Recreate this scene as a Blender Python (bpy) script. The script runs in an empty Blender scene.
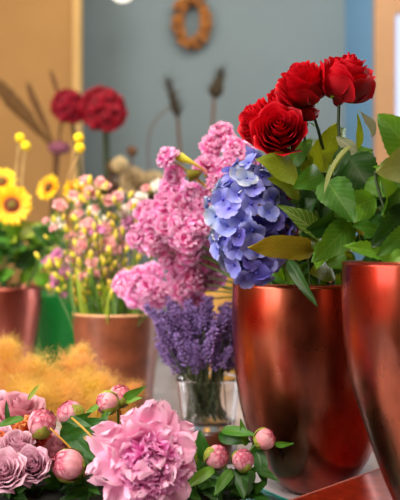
import bpy, math, random
from math import sin, cos, pi, sqrt
from mathutils import Vector, Matrix, Quaternion, noise
random.seed(7)
R = random.random
def U(a, b): return a + (b - a) * R()
SC = bpy.context.scene
COL = SC.collection
ZC = 1.25                                   # camera height, horizon at mid frame
TZ = 0.857                                  # table top height
def P(px, py, Y): return Vector(((px - 200) / 800 * Y, Y, ZC - (py - 250) / 800 * Y))

# ------------------------------------------------------------------ materials
def lin(c):
    if isinstance(c, str):
        c = c.lstrip('#'); c = [int(c[i:i+2], 16) / 255 for i in (0, 2, 4)]
        c = [x / 12.92 if x <= .04045 else ((x + .055) / 1.055) ** 2.4 for x in c]
    return (c[0], c[1], c[2], 1)
def base_mat(name):
    m = bpy.data.materials.new(name); m.use_nodes = True
    nt = m.node_tree; nt.nodes.clear()
    return m, nt, nt.nodes.new, nt.links.new
def mat(name, cols, rough=.6, metal=0., trans=0., var=.25, nscale=40, bump=0., bscale=80, axis='v',
        spec=.5, coat=0., veins=None, sheen=0., tcol=None, blotch=None, hue=.008):
    """cols: list of (pos, colour) ramp along the petal (uv v) or one colour; var: noise variation of value."""
    m, nt, N, L = base_mat(name)
    out = N('ShaderNodeOutputMaterial'); b = N('ShaderNodeBsdfPrincipled')
    b.inputs['Roughness'].default_value = rough; b.inputs['Metallic'].default_value = metal
    b.inputs['Specular IOR Level'].default_value = spec; b.inputs['Coat Weight'].default_value = coat
    b.inputs['Coat Roughness'].default_value = .15
    b.inputs['Sheen Weight'].default_value = sheen
    tc = N('ShaderNodeTexCoord'); oi = N('ShaderNodeObjectInfo')
    no = N('ShaderNodeTexNoise'); no.inputs['Scale'].default_value = nscale; no.inputs['Detail'].default_value = 4
    L(tc.outputs['Object'], no.inputs['Vector'])
    if isinstance(cols, str): cols = [(0, cols)]
    if len(cols) > 1:
        sep = N('ShaderNodeSeparateXYZ'); L(tc.outputs['UV'], sep.inputs[0])
        rp = N('ShaderNodeValToRGB')
        while len(rp.color_ramp.elements) < len(cols): rp.color_ramp.elements.new(.5)
        for e, (p, c) in zip(rp.color_ramp.elements, cols): e.position = p; e.color = lin(c)
        L(sep.outputs[1 if axis == 'v' else 0], rp.inputs[0]); col = rp.outputs[0]
    else:
        rgb = N('ShaderNodeRGB'); rgb.outputs[0].default_value = lin(cols[0][1]); col = rgb.outputs[0]
    if blotch:                               # second pigment in patches
        n2 = N('ShaderNodeTexNoise'); n2.inputs['Scale'].default_value = blotch[1]; L(tc.outputs['Object'], n2.inputs['Vector'])
        r2 = N('ShaderNodeValToRGB'); r2.color_ramp.elements[0].position = blotch[2]; r2.color_ramp.elements[1].position = blotch[2] + .15
        L(n2.outputs[0], r2.inputs[0])
        mx = N('ShaderNodeMixRGB'); mx.inputs[2].default_value = lin(blotch[0]); L(r2.outputs[0], mx.inputs[0]); L(col, mx.inputs[1]); col = mx.outputs[0]
    if veins:                                # leaf veins from uv
        vcol, amount, count = veins
        sp = N('ShaderNodeSeparateXYZ'); L(tc.outputs['UV'], sp.inputs[0])
        a = N('ShaderNodeMath'); a.operation = 'SUBTRACT'; a.inputs[1].default_value = .5; L(sp.outputs[0], a.inputs[0])
        ab = N('ShaderNodeMath'); ab.operation = 'ABSOLUTE'; L(a.outputs[0], ab.inputs[0])
        ml = N('ShaderNodeMath'); ml.operation = 'MULTIPLY_ADD'; ml.inputs[1].default_value = -.55; L(ab.outputs[0], ml.inputs[0]); L(sp.outputs[1], ml.inputs[2])
        mc = N('ShaderNodeMath'); mc.operation = 'MULTIPLY'; mc.inputs[1].default_value = count; L(ml.outputs[0], mc.inputs[0])
        fr = N('ShaderNodeMath'); fr.operation = 'FRACT'; L(mc.outputs[0], fr.inputs[0])
        s2 = N('ShaderNodeMath'); s2.operation = 'LESS_THAN'; s2.inputs[1].default_value = .13; L(fr.outputs[0], s2.inputs[0])
        s3 = N('ShaderNodeMath'); s3.operation = 'LESS_THAN'; s3.inputs[1].default_value = .022; L(ab.outputs[0], s3.inputs[0])
        mxm = N('ShaderNodeMath'); mxm.operation = 'MAXIMUM'; L(s2.outputs[0], mxm.inputs[0]); L(s3.outputs[0], mxm.inputs[1])
        am = N('ShaderNodeMath'); am.operation = 'MULTIPLY'; am.inputs[1].default_value = amount; L(mxm.outputs[0], am.inputs[0])
        mx = N('ShaderNodeMixRGB'); mx.inputs[2].default_value = lin(vcol); L(am.outputs[0], mx.inputs[0]); L(col, mx.inputs[1]); col = mx.outputs[0]
    hs = N('ShaderNodeHueSaturation'); L(col, hs.inputs['Color'])
    mr = N('ShaderNodeMapRange'); mr.inputs[1].default_value = .25; mr.inputs[2].default_value = .75
    mr.inputs[3].default_value = 1 - var; mr.inputs[4].default_value = 1 + var * .6; L(no.outputs[0], mr.inputs[0]); L(mr.outputs[0], hs.inputs['Value'])
    mh = N('ShaderNodeMapRange'); mh.inputs[3].default_value = .5 - hue; mh.inputs[4].default_value = .5 + hue; L(oi.outputs['Random'], mh.inputs[0]); L(mh.outputs[0], hs.inputs['Hue'])
    L(hs.outputs[0], b.inputs['Base Color'])
    if bump:
        nb = N('ShaderNodeTexNoise'); nb.inputs['Scale'].default_value = bscale; nb.inputs['Detail'].default_value = 5; L(tc.outputs['Object'], nb.inputs['Vector'])
        bp = N('ShaderNodeBump'); bp.inputs['Strength'].default_value = bump; bp.inputs['Distance'].default_value = .004
        L(nb.outputs[0], bp.inputs['Height']); L(bp.outputs[0], b.inputs['Normal'])
    if trans:
        t = N('ShaderNodeBsdfTranslucent')
        if tcol: t.inputs[0].default_value = lin(tcol)
        else: L(hs.outputs[0], t.inputs[0])
        mix = N('ShaderNodeMixShader'); mix.inputs[0].default_value = trans
        L(b.outputs[0], mix.inputs[1]); L(t.outputs[0], mix.inputs[2]); L(mix.outputs[0], out.inputs[0])
    else: L(b.outputs[0], out.inputs[0])
    return m
def copper(name, c1, c2, rough, metal=1., red=None):
    m, nt, N, L = base_mat(name)
    out = N('ShaderNodeOutputMaterial'); b = N('ShaderNodeBsdfPrincipled'); tc = N('ShaderNodeTexCoord')
    mp = N('ShaderNodeMapping'); mp.inputs['Scale'].default_value = (1, 1, .35); L(tc.outputs['Object'], mp.inputs[0])
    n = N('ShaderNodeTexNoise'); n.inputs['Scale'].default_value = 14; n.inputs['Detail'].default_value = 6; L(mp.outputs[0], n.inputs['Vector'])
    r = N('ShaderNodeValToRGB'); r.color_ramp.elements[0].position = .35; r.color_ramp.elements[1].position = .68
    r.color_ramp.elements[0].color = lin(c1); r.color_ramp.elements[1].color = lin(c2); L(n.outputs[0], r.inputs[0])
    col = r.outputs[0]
    if red:                                  # red blotches; with the mottling above, reflections painted into the copper colour
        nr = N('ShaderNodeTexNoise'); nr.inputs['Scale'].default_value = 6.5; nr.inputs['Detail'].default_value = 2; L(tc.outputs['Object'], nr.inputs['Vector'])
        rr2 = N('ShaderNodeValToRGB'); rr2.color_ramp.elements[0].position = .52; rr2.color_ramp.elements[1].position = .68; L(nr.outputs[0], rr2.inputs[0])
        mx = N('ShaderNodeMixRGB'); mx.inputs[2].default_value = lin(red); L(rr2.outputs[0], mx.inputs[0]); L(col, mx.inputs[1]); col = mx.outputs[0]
    L(col, b.inputs['Base Color'])
    n2 = N('ShaderNodeTexNoise'); n2.inputs['Scale'].default_value = 30; n2.inputs['Detail'].default_value = 8; L(tc.outputs['Object'], n2.inputs['Vector'])
    mr = N('ShaderNodeMapRange'); mr.inputs[3].default_value = rough - .07; mr.inputs[4].default_value = rough + .1; L(n2.outputs[0], mr.inputs[0]); L(mr.outputs[0], b.inputs['Roughness'])
    b.inputs['Metallic'].default_value = metal
    b.inputs['Coat Weight'].default_value = .35; b.inputs['Coat Roughness'].default_value = .12
    # fine brushed scratches + hammered unevenness
    n3 = N('ShaderNodeTexNoise'); n3.inputs['Scale'].default_value = 9; n3.inputs['Detail'].default_value = 2; L(mp.outputs[0], n3.inputs['Vector'])
    bp = N('ShaderNodeBump'); bp.inputs['Strength'].default_value = .35; bp.inputs['Distance'].default_value = .006; L(n3.outputs[0], bp.inputs['Height'])
    L(bp.outputs[0], b.inputs['Normal']); L(b.outputs[0], out.inputs[0])
    return m
def glass(name, col=(1, 1, 1, 1), ior=1.45, rough=0.):
    m, nt, N, L = base_mat(name)
    out = N('ShaderNodeOutputMaterial'); b = N('ShaderNodeBsdfPrincipled')
    b.inputs['Base Color'].default_value = col; b.inputs['Transmission Weight'].default_value = 1; b.inputs['IOR'].default_value = ior; b.inputs['Roughness'].default_value = rough
    L(b.outputs[0], out.inputs[0]); return m
def emit(name, c, s):
    m, nt, N, L = base_mat(name)
    out = N('ShaderNodeOutputMaterial'); e = N('ShaderNodeEmission'); e.inputs[0].default_value = lin(c); e.inputs[1].default_value = s
    L(e.outputs[0], out.inputs[0]); return m

M = dict(
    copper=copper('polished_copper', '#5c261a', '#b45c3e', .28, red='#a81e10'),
    copper_rear=copper('satin_copper', '#8c3a30', '#c07060', .34),
    pot=mat('brown_glazed_clay', '#84472a', rough=.4, var=.45, nscale=26, bump=.15, coat=.35, metal=.25),
    pot_rim=mat('clay_rim', '#c48a62', rough=.5, var=.2),
    green_plastic=mat('green_plastic', '#0c9a3c', rough=.42, var=.12),
    kraft=mat('ochre_ceramic', '#b98a3c', rough=.6),
    darkpot=mat('dark_zinc', '#4a4038', rough=.6),
    redbox=mat('red_lacquer', '#8e1f10', rough=.28, var=.5, nscale=55, coat=.5, blotch=('#c0492c', 90, .62)),
    redbox_edge=mat('box_edge', '#c9745a', rough=.35),
    table=mat('pale_laminate', '#a8a0a2', rough=.22, var=.08, nscale=6),
    wood=mat('dark_walnut', '#4a2412', rough=.3, var=.3, coat=.3),
    foam=mat('dark_moss', '#10160d', rough=.95, var=.5, bump=.8, bscale=150),
    black=mat('black_plastic', '#121314', rough=.5, var=.1),
    glass=glass('clear_glass'), water=glass('water', (.9, .93, .88, 1), 1.33),
    teal_glass=glass('teal_edged_glass', (.35, .85, .82, 1), 1.5, .05),
    teal_edge=mat('teal_edge', '#2ec4b8', rough=.2, var=.1),
    wall=mat('grey_blue_plaster', '#7b8c92', rough=.9, var=.06, nscale=3),
    bluewall=mat('sky_blue_plaster', '#6a9cc0', rough=.8, var=.05, nscale=3),
    tan=mat('tan_panel', '#b4884c', rough=.75, var=.08, nscale=4),
    tan_edge=mat('tan_panel_edge', '#d8ab6c', rough=.7, var=.05),
    frame=mat('beech_frame', '#bd9468', rough=.5, var=.08, nscale=10),
    front=mat('dark_brown_wall', '#4a2c20', rough=.8, var=.5, nscale=1.5),
    floor=mat('brown_floor', '#5a4030', rough=.6), ceiling=mat('white_ceiling', '#d8d2c8', rough=.9, var=.04),
    pane=emit('daylight_pane', '#dfe6ff', 1.1), globe=emit('lamp_globe', '#fff3e2', 1.6),
    # flowers
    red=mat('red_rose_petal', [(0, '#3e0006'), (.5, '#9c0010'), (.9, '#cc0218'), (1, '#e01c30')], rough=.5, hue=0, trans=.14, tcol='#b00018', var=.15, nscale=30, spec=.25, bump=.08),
    mauve=mat('mauve_rose_petal', [(0, '#c8849e'), (.6, '#e4b2c8'), (1, '#f0c8da')], rough=.6, trans=.25, var=.12),
    mauve_b=mat('dusky_rose_petal', [(0, '#e8a878'), (.5, '#e09aa0'), (1, '#eab0c0')], rough=.6, trans=.25, var=.12),
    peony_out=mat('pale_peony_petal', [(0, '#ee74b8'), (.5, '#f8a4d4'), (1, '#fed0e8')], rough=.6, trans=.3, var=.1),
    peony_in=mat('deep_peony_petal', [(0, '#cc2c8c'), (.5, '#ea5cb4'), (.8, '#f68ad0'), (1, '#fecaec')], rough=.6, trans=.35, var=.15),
    bud=mat('peony_bud_petal', [(0, '#c0c068'), (.3, '#ee98a0'), (.85, '#f8b4c0'), (1, '#cc4068')], rough=.5, trans=.12, var=.2, nscale=120, blotch=('#d4486c', 90, .62)),
    sepal=mat('bud_sepal', '#a4b040', rough=.55, trans=.2, var=.3, blotch=('#a84a38', 120, .6)),
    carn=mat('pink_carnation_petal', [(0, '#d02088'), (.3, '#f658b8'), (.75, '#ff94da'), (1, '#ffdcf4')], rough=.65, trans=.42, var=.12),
    spray_pink=mat('spray_pink_petal', [(0, '#ee6a80'), (.5, '#fca0a8'), (1, '#ffd6d2')], rough=.65, trans=.3, var=.12),
    spray_white=mat('spray_cream_petal', [(0, '#fff0dc'), (1, '#fffdf8')], rough=.65, trans=.4, var=.05),
    spray_lilac=mat('spray_lilac_petal', [(0, '#cc58a0'), (1, '#eaa0d0')], rough=.65, trans=.3, var=.1),
    spray_bud=mat('spray_bud', [(0, '#b4c420'), (.6, '#ecdf38'), (1, '#ffc07c')], rough=.5, trans=.15, var=.2),
    hyd_a=mat('blue_hydrangea_petal', [(0, '#6660cc'), (.5, '#8088dc'), (1, '#a4a8e6')], rough=.6, trans=.22, var=.2, nscale=60),
    hyd_b=mat('grey_blue_hydrangea_petal', [(0, '#6c80c0'), (.6, '#9cabd0'), (1, '#c8ced6')], rough=.6, trans=.22, var=.2, nscale=60),
    hyd_c=mat('violet_hydrangea_petal', [(0, '#40348c'), (.6, '#5c54b0'), (1, '#7a74cc')], rough=.6, trans=.2, var=.2, nscale=60),
    hyd_eye=mat('hydrangea_eye', '#3c4ac0', rough=.5),
    magenta=mat('magenta_petal', [(0, '#8c0450'), (1, '#d81f90')], rough=.6, trans=.3, var=.15),
    lav=mat('lavender_bud', [(0, '#4e2c7a'), (1, '#ae8ed4')], rough=.8, trans=.1, var=.6, nscale=260),
    lav_stem=mat('lavender_stem', '#5a6440', rough=.7),
    sun=mat('sunflower_ray', [(0, '#e89000'), (.4, '#ffc400'), (1, '#ffe02a')], rough=.55, trans=.3, var=.08),
    disk=mat('sunflower_disk', '#6a3010', rough=.9, var=.5, nscale=120, bump=1, bscale=300),
    disk_eye=mat('sunflower_eye', '#6f6a20', rough=.9, var=.4, nscale=200, bump=1, bscale=300),
    ball=mat('yellow_ball', '#f2cf12', rough=.85, var=.15, bump=1, bscale=400),
    smoke=mat('smoke_fluff', '#fad878', rough=.8, trans=.45, var=.25, nscale=25, hue=.014, blotch=('#eccf54', 18, .5)),
    smoke_b=mat('smoke_fluff_apricot', '#fcc07c', rough=.8, trans=.45, var=.25, nscale=25, blotch=('#e4c850', 18, .45)),
    orange=mat('orange_petal', [(0, '#d8502c'), (1, '#f29a5c')], rough=.6, trans=.25),
    coral=mat('coral_petal', [(0, '#c82a2a'), (1, '#ee6a50')], rough=.6, trans=.25),
    stem=mat('green_stem', '#4c6a26', rough=.5, var=.2), stem_y=mat('ochre_stem', '#b98a26', rough=.5, var=.15),
    stem_d=mat('dark_stem', '#31431c', rough=.5, var=.2), stem_r=mat('reddish_stem', '#5a3a22', rough=.5),
    stem_pale=mat('pale_stem', '#b89a62', rough=.6),
    leaf=mat('rose_leaf', '#3f7620', rough=.4, spec=.3, trans=.22, var=.3, nscale=30, veins=('#7fa044', .45, 9), bump=.15, tcol='#86b41c'),
    leaf_d=mat('dark_leaf', '#1f4615', rough=.4, spec=.3, trans=.12, var=.35, nscale=30, veins=('#4c7038', .35, 9), bump=.15, tcol='#58901c'),
    leaf_y=mat('olive_yellow_leaf', '#829a22', rough=.4, trans=.3, var=.25, nscale=24, veins=('#b6b84a', .5, 9), bump=.15, tcol='#a8b418'),
    leaf_o=mat('ochre_leaf', '#8d8420', rough=.42, trans=.25, var=.3, nscale=24, veins=('#b8a440', .5, 11), tcol='#a89018', blotch=('#a2662a', 20, .6)),
    leaf_pale=mat('pale_leaf_underside', '#96a07c', rough=.6, trans=.2, var=.15, veins=('#d8cfa8', .8, 11)),
    leaf_m=mat('matt_olive_leaf', '#8a9450', rough=.6, trans=.22, var=.2, veins=('#a8aa68', .4, 8), tcol='#98a030'),
    leaf_rib=mat('ribbed_leaf', '#4f7626', rough=.38, trans=.22, var=.2, veins=('#c2cc8a', .7, 8), tcol='#7fa020'),
    leaf_l=mat('fresh_leaf', '#63a022', rough=.4, trans=.35, var=.2, veins=('#a8cc5a', .5, 9), tcol='#98cc20'),
    pleaf=mat('peony_leaf', '#2a5c1a', rough=.4, spec=.3, trans=.15, var=.3, nscale=30, veins=('#5c8038', .4, 7), tcol='#5a9018'),
    crimson=mat('crimson_bloom', [(0, '#70000e'), (1, '#c80a22')], rough=.7, trans=.15, var=.3),
    straw=mat('dried_grass', '#6e4a26', rough=.9, var=.3), thistle=mat('dried_thistle', '#3c3220', rough=.9, var=.4),
    cream=mat('cream_dried_petal', [(0, '#b0905a'), (1, '#dcc89a')], rough=.8, trans=.1),
    brownfl=mat('brown_seed_head', '#6a4a34', rough=.9, var=.3), dusky=mat('dusky_pink_head', '#9c5a72', rough=.8, var=.2),
    wreath=mat('dried_orange_wreath', '#b47a34', rough=.85, var=.45, nscale=30),
)

# ------------------------------------------------------------------ mesh builder
class MB:
    def __init__(s): s.v = []; s.f = []; s.uv = []; s.mi = []
    def grid(s, fn, nu, nv, mi=0, wrap=False, flip=False):
        b = len(s.v)
        for j in range(nv + 1):
            for i in range(nu + 1):
                s.v.append(fn(i / nu, j / nv))
        for j in range(nv):
            for i in range(nu):
                a = b + j * (nu + 1) + i
                q = (a, a + 1, a + nu + 2, a + nu + 1)
                u = ((i / nu, j / nv), ((i + 1) / nu, j / nv), ((i + 1) / nu, (j + 1) / nv), (i / nu, (j + 1) / nv))
                s.f.append(q); s.uv.append(u); s.mi.append(mi)
    def tube(s, pts, rad, n=6, mi=0):
        pts = [Vector(p) for p in pts]
        rr = rad if isinstance(rad, (list, tuple)) else [rad] * len(pts)
        rings = []
        for k, p in enumerate(pts):
            t = (pts[min(k + 1, len(pts) - 1)] - pts[max(k - 1, 0)])
            t = t.normalized() if t.length > 1e-9 else Vector((0, 0, 1))
            a = t.orthogonal().normalized() if k == 0 else (rings[-1][1] - t * rings[-1][1].dot(t)).normalized()
            rings.append((p, a, t.cross(a), rr[k]))
        def fn(u, v):
            k = min(int(round(v * (len(pts) - 1))), len(pts) - 1); p, a, b, r = rings[k]
            return p + (a * cos(u * 2 * pi) + b * sin(u * 2 * pi)) * r
        s.grid(fn, n, len(pts) - 1, mi)
        b = len(s.v)
        for (p, a, bb, r), rev in ((rings[0], True), (rings[-1], False)):
            b = len(s.v); ring = [p + (a * cos(i / n * 2 * pi) + bb * sin(i / n * 2 * pi)) * r for i in range(n)]
            s.v += ring; idx = list(range(b, b + n)); idx = idx[::-1] if rev else idx
            s.f.append(tuple(idx)); s.uv.append(tuple((.5, 0.) for _ in idx)); s.mi.append(mi)
    def lathe(s, prof, n=64, mi=0, c=(0, 0, 0)):
        c = Vector(c); m = len(prof) - 1
        s.grid(lambda u, v: c + Vector((prof[int(round(v * m))][0] * cos(u * 2 * pi), prof[int(round(v * m))][0] * sin(u * 2 * pi), prof[int(round(v * m))][1])), n, m, mi)
    def ell(s, c, r, mx=None, nu=8, nv=6, mi=0):
        c = Vector(c); mx = mx or Matrix.Identity(3)
        def fn(u, v):
            a = u * 2 * pi; b = v * pi
            return c + mx @ Vector((r[0] * sin(b) * cos(a), r[1] * sin(b) * sin(a), -r[2] * cos(b)))
        s.grid(fn, nu, nv, mi)
    def box(s, x0, y0, z0, x1, y1, z1, mi=0):
        b = len(s.v)
        s.v += [Vector((x, y, z)) for z in (z0, z1) for y in (y0, y1) for x in (x0, x1)]
        for q in ((0, 2, 3, 1), (4, 5, 7, 6), (0, 1, 5, 4), (2, 6, 7, 3), (0, 4, 6, 2), (1, 3, 7, 5)):
            s.f.append(tuple(b + i for i in q)); s.uv.append(((0, 0), (1, 0), (1, 1), (0, 1))); s.mi.append(mi)
    def prism(s, poly, z0, z1, mi=0):
        b = len(s.v); n = len(poly)
        s.v += [Vector((x, y, z0)) for x, y in poly] + [Vector((x, y, z1)) for x, y in poly]
        fs = [tuple(b + i for i in range(n))[::-1], tuple(b + n + i for i in range(n))] + [(b + i, b + (i + 1) % n, b + n + (i + 1) % n, b + n + i) for i in range(n)]
        for q in fs: s.f.append(q); s.uv.append(tuple((0, 0) for _ in q)); s.mi.append(mi)
    def data(s, name, mats, smooth=True):
        me = bpy.data.meshes.new(name)
        me.from_pydata([tuple(v) for v in s.v], [], s.f)
        uvl = me.uv_layers.new(name='UVMap'); k = 0
        flat = []
        for u in s.uv:
            for a in u: flat += [a[0], a[1]]
        uvl.data.foreach_set('uv', flat)
        for m in (mats if isinstance(mats, (list, tuple)) else [mats]): me.materials.append(M[m] if isinstance(m, str) else m)
        me.polygons.foreach_set('material_index', s.mi)
        me.polygons.foreach_set('use_smooth', [smooth] * len(me.polygons))
        me.update(); return me
def link(name, me, parent=None, loc=(0, 0, 0), q=None, sc=1.):
    o = bpy.data.objects.new(name, me); COL.objects.link(o)
    if parent: o.parent = parent
    o.location = loc
    if q is not None: o.rotation_mode = 'QUATERNION'; o.rotation_quaternion = q
    o.scale = (sc, sc, sc) if not isinstance(sc, (tuple, list)) else sc
    return o
def tag(o, label=None, cat=None, group=None, kind=None):
    if label: o['label'] = label
    if cat: o['category'] = cat
    if group: o['group'] = group
    if kind: o['kind'] = kind
    return o
def thing(name, loc, label, cat, group=None):
    return tag(link(name, None, None, loc), label, cat, group)
def struct(name, mb, m, smooth=False): return tag(link(name, mb.data(name, m, smooth)), kind='structure')
def face_q(d, roll=0.):
    return Vector(d).to_track_quat('Z', 'Y') @ Quaternion((0, 0, 1), roll)
def bez(a, b, c, d, n=10):
    a, b, c, d = map(Vector, (a, b, c, d)); out = []
    for i in range(n + 1):
        t = i / n; k = 1 - t
        out.append(a * k**3 + b * 3 * k * k * t + c * 3 * k * t * t + d * t**3)
    return out

# ------------------------------------------------------------------ botanical shapes (axis +Z)
def petal(mb, T, length, width, bend=.5, cup=.3, ruf=0., k=3., ph=0., notch=0., tip=.6, nu=6, nv=6, mi=0, start=.15, fringe=0.):
    """T: 4x4 matrix; petal grows along local +Y, bends toward +Z by `bend` radians."""
    pts = [(0., 0.)]; N_ = 24; y = z = 0.
    for i in range(N_):
        a = bend * (i + .5) / N_; y += cos(a) * length / N_; z += sin(a) * length / N_; pts.append((y, z))
    def fn(u, v):
        uu = u * 2 - 1
        w = (start + (1 - start) * sin(min(v / tip, 1) * pi / 2) ** .9) if v < tip else sqrt(max(0., 1 - ((v - tip) / (1 - tip)) ** 2 * .9))
        vv = v * (1 - notch * (1 - abs(uu)) * v)
        if fringe: vv *= 1 + fringe * (v ** 3) * sin(uu * 13 + ph * 3)
        i = min(vv, 1.) * N_; i0 = min(int(i), N_ - 1); f = i - i0
        yy = pts[i0][0] * (1 - f) + pts[i0 + 1][0] * f; zz = pts[i0][1] * (1 - f) + pts[i0 + 1][1] * f
        a = bend * vv; n = Vector((0, -sin(a), cos(a)))
        h = cup * width * .5 * uu * uu * (.3 + .7 * sin(v * pi * .7)) + ruf * v * v * sin(uu * k + ph) * width * .3 + ruf * .25 * v * width * sin(v * 7 + ph * 2 + uu * 2)
        return T @ (Vector((uu * w * width * .5, yy, zz)) + n * h)
    mb.grid(fn, nu, nv, mi)
def TM(az, tilt, r0=0., z0=0., roll=0.):
    """petal frame: rotate about Z by az, tilt up by `tilt` from the horizontal"""
    return Matrix.Rotation(az, 4, 'Z') @ Matrix.Translation((0, r0, z0)) @ Matrix.Rotation(tilt, 4, 'X') @ Matrix.Rotation(roll, 4, 'Y')
def rose_mesh(name, m, rad=.04, H=.05, openness=1., layers=8, seed=1, lip=.25):
    rn = random.Random(seed); mb = MB(); ph = rn.random() * 6
    for k in range(layers):
        t = k / (layers - 1)
        npet = 2 if k == 0 else (3 if k < 4 else 5 if k < layers - 1 else 6)
        rt = rad * (.10 + .90 * t ** 1.15)
        span = 2 * pi / npet * (1.55 if k > 0 else 1.9)
        top = H * (1.0 - .05 * t - .42 * openness * t ** 2.2)
        ph += 1.1 + rn.random() * .5
        for i in range(npet):
            a0 = ph + i * 2 * pi / npet + rn.uniform(-.12, .12); tj = top * rn.uniform(.95, 1.05); rj = rt * rn.uniform(.95, 1.05)
            w1, w2 = rn.uniform(0, 6), rn.uniform(.004, .022); lp = lip * rn.uniform(.6, 1.3) * t
            def fn(u, v, a0=a0, tj=tj, rj=rj, w1=w1, w2=w2, lp=lp, t=t):
                uu = u * 2 - 1
                sp = rj * (1 + .16 * uu * (1.2 - t * .6))
                r = sp * (.22 + .78 * sin(min(v * 1.15, 1) * pi / 2) ** .8)
                edge = 1 - (.18 + .42 * t) * abs(uu) ** 3
                z = tj * v ** (1 + .3 * t) * edge
                l = max(0, v - .72) / .28
                r += lp * rad * .55 * l * l * (1 - .3 * abs(uu)); z -= lp * rad * .42 * l ** 3
                # pointed mid tip of outer petals
                r *= 1 + w2 * sin(uu * 5 + w1) * v
                z += w2 * .35 * rad * sin(uu * 7 + w1) * v * v
                r += t * .10 * rad * l * max(0, 1 - abs(uu) * 3)
                a = a0 + uu * span / 2 * (.35 + .65 * min(1, v * 1.8)) * (1 - .12 * v * v * abs(uu))
                return Vector((r * cos(a), r * sin(a), z - H * .45))
            mb.grid(fn, 12, 10)
    mb.ell((0, 0, -H * .3), (rad * .3, rad * .3, H * .3))
    me = mb.data(name, m)
    return me
def sepals_mesh(name, rad, z, n=5, L=.025, bend=-1.2, m='leaf_l'):
    mb = MB()
    for i in range(n): petal(mb, TM(i * 2 * pi / n, .3, rad * .15, z), L, L * .36, bend, .3, .1, 3, i, tip=.25, nu=2, nv=5)
    mb.ell((0, 0, z - .003), (rad * .24, rad * .24, rad * .22))
    return mb.data(name, m)
def ruffle_mesh(name, m, rad=.022, n=34, seed=1, depth=.9, wid=.8, fringe=.1):
    rn = random.Random(seed); mb = MB()
    for i in range(n):
        t = (i + .5) / n; el = 1.45 - 1.5 * t ** .8; az = i * 2.399 + rn.uniform(-.3, .3)
        L = rad * rn.uniform(.85, 1.08); W = rad * wid * rn.uniform(.8, 1.2)
        petal(mb, TM(az, el, 0, -rad * .25), L, W, rn.uniform(-.5, .4), rn.uniform(-.3, .5), rn.uniform(.35, .7), rn.uniform(4, 8), rn.uniform(0, 6), tip=.75, nu=7, nv=5, fringe=fringe)
    return mb.data(name, m)
def floret_mesh(name, m, rad=.014, seed=1):
    rn = random.Random(seed); mb = MB(); n = 4
    for i in range(n):
        petal(mb, TM(i * pi / 2 + rn.uniform(-.15, .15), rn.uniform(.05, .5), rad * .05, (i % 2) * .0006), rad * rn.uniform(.95, 1.15), rad * rn.uniform(1.15, 1.45), rn.uniform(-.9, .3), rn.uniform(-.1, .3), .12, 3, rn.random() * 6, tip=.55, nu=5, nv=5, start=.2)
    mb.ell((0, 0, rad * .1), (rad * .12, rad * .12, rad * .12), nu=6, nv=4, mi=1)
    return mb.data(name, [m, 'hyd_eye'])
def leaf_mesh(mb, base, tip, width, toward=Vector((0, -1, .3)), roll=0., droop=.15, fold=.15, wave=.06, serr=.03, nu=8, nv=18, mi=0, blunt=.45, ph=0.):
    base = Vector(base); tip = Vector(tip); d = tip - base; L = d.length; d.normalize()
    n = toward.normalized(); n = (n - d * n.dot(d)).normalized(); n = Quaternion(d, roll) @ n; s = d.cross(n)
    def fn(u, v):
        uu = u * 2 - 1
        w = (sin(pi * v ** (.5 + blunt * .35)) ** .75) if 0 < v < 1 else 0
        w *= 1 + serr * (1 if int(v * nv) % 2 else -1) * abs(uu)
        w += .02 * (1 - v)
        h = fold * abs(uu) * width * .5 * w + wave * width * sin(v * 9 + ph + uu * 2) * abs(uu) - droop * L * (v - .5) ** 2 * 2 + droop * L * .5
        h -= .012 * width * abs(sin((v - abs(uu) * .28) * 9 * pi))
        return base + d * (L * v) + s * (uu * width * .5 * w) + n * h
    mb.grid(fn, nu, nv, mi)
LEAFC = [0]
def leaf(parent, b, t, w, m='leaf', Yb=1.15, Yt=1.12, roll=0., droop=.12, fold=.2, petiole=None, **k):
    """a leaf from pixel b to pixel t at depths Yb, Yt; w in pixels"""
    LEAFC[0] += 1
    B = P(b[0], b[1], Yb); T = P(t[0], t[1], Yt); o = parent.location
    mb = MB(); leaf_mesh(mb, B - o, T - o, w * Yb / 800, roll=roll, droop=droop, fold=fold, ph=LEAFC[0] * 1.3, **k)
    if petiole: mb.tube(bez(P(*petiole) - o, (P(*petiole) - o) * .6 + (B - o) * .4, (P(*petiole) - o) * .3 + (B - o) * .7 + Vector((0, 0, .004)), B - o, 6), .0012, 5)
    return link('leaf', mb.data('leaf', m), parent)
def stem_obj(parent, pts, r, m='stem', n=7, name='stem'):
    o = parent.location; mb = MB(); mb.tube([Vector(p) - o for p in pts], r, n)
    return link(name, mb.data(name, m), parent)
def flower(name, label, cat, head, facing, foot, bloom, sc=1., group=None, sep=None, stem_m='stem', sr=.0025, roll=None, bname='bloom', pull=.4, back=.01, psep='calyx'):
    """head: centre of bloom; foot: lower end of its stem."""
    head = Vector(head); foot = Vector(foot); f = Vector(facing).normalized()
    t = thing(name, foot, label, cat, group); q = face_q(f, R() * 6 if roll is None else roll)
    link(bname, bloom, t, head - foot, q, sc)
    if sep: link(psep, sep, t, head - foot, q, sc)
    neck = head - f * back * sc; L = (neck - foot).length
    stem_obj(t, bez(foot, foot + Vector((0, 0, L * pull)), neck - f * L * .22, neck, 12), sr, stem_m)
    return t

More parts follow.
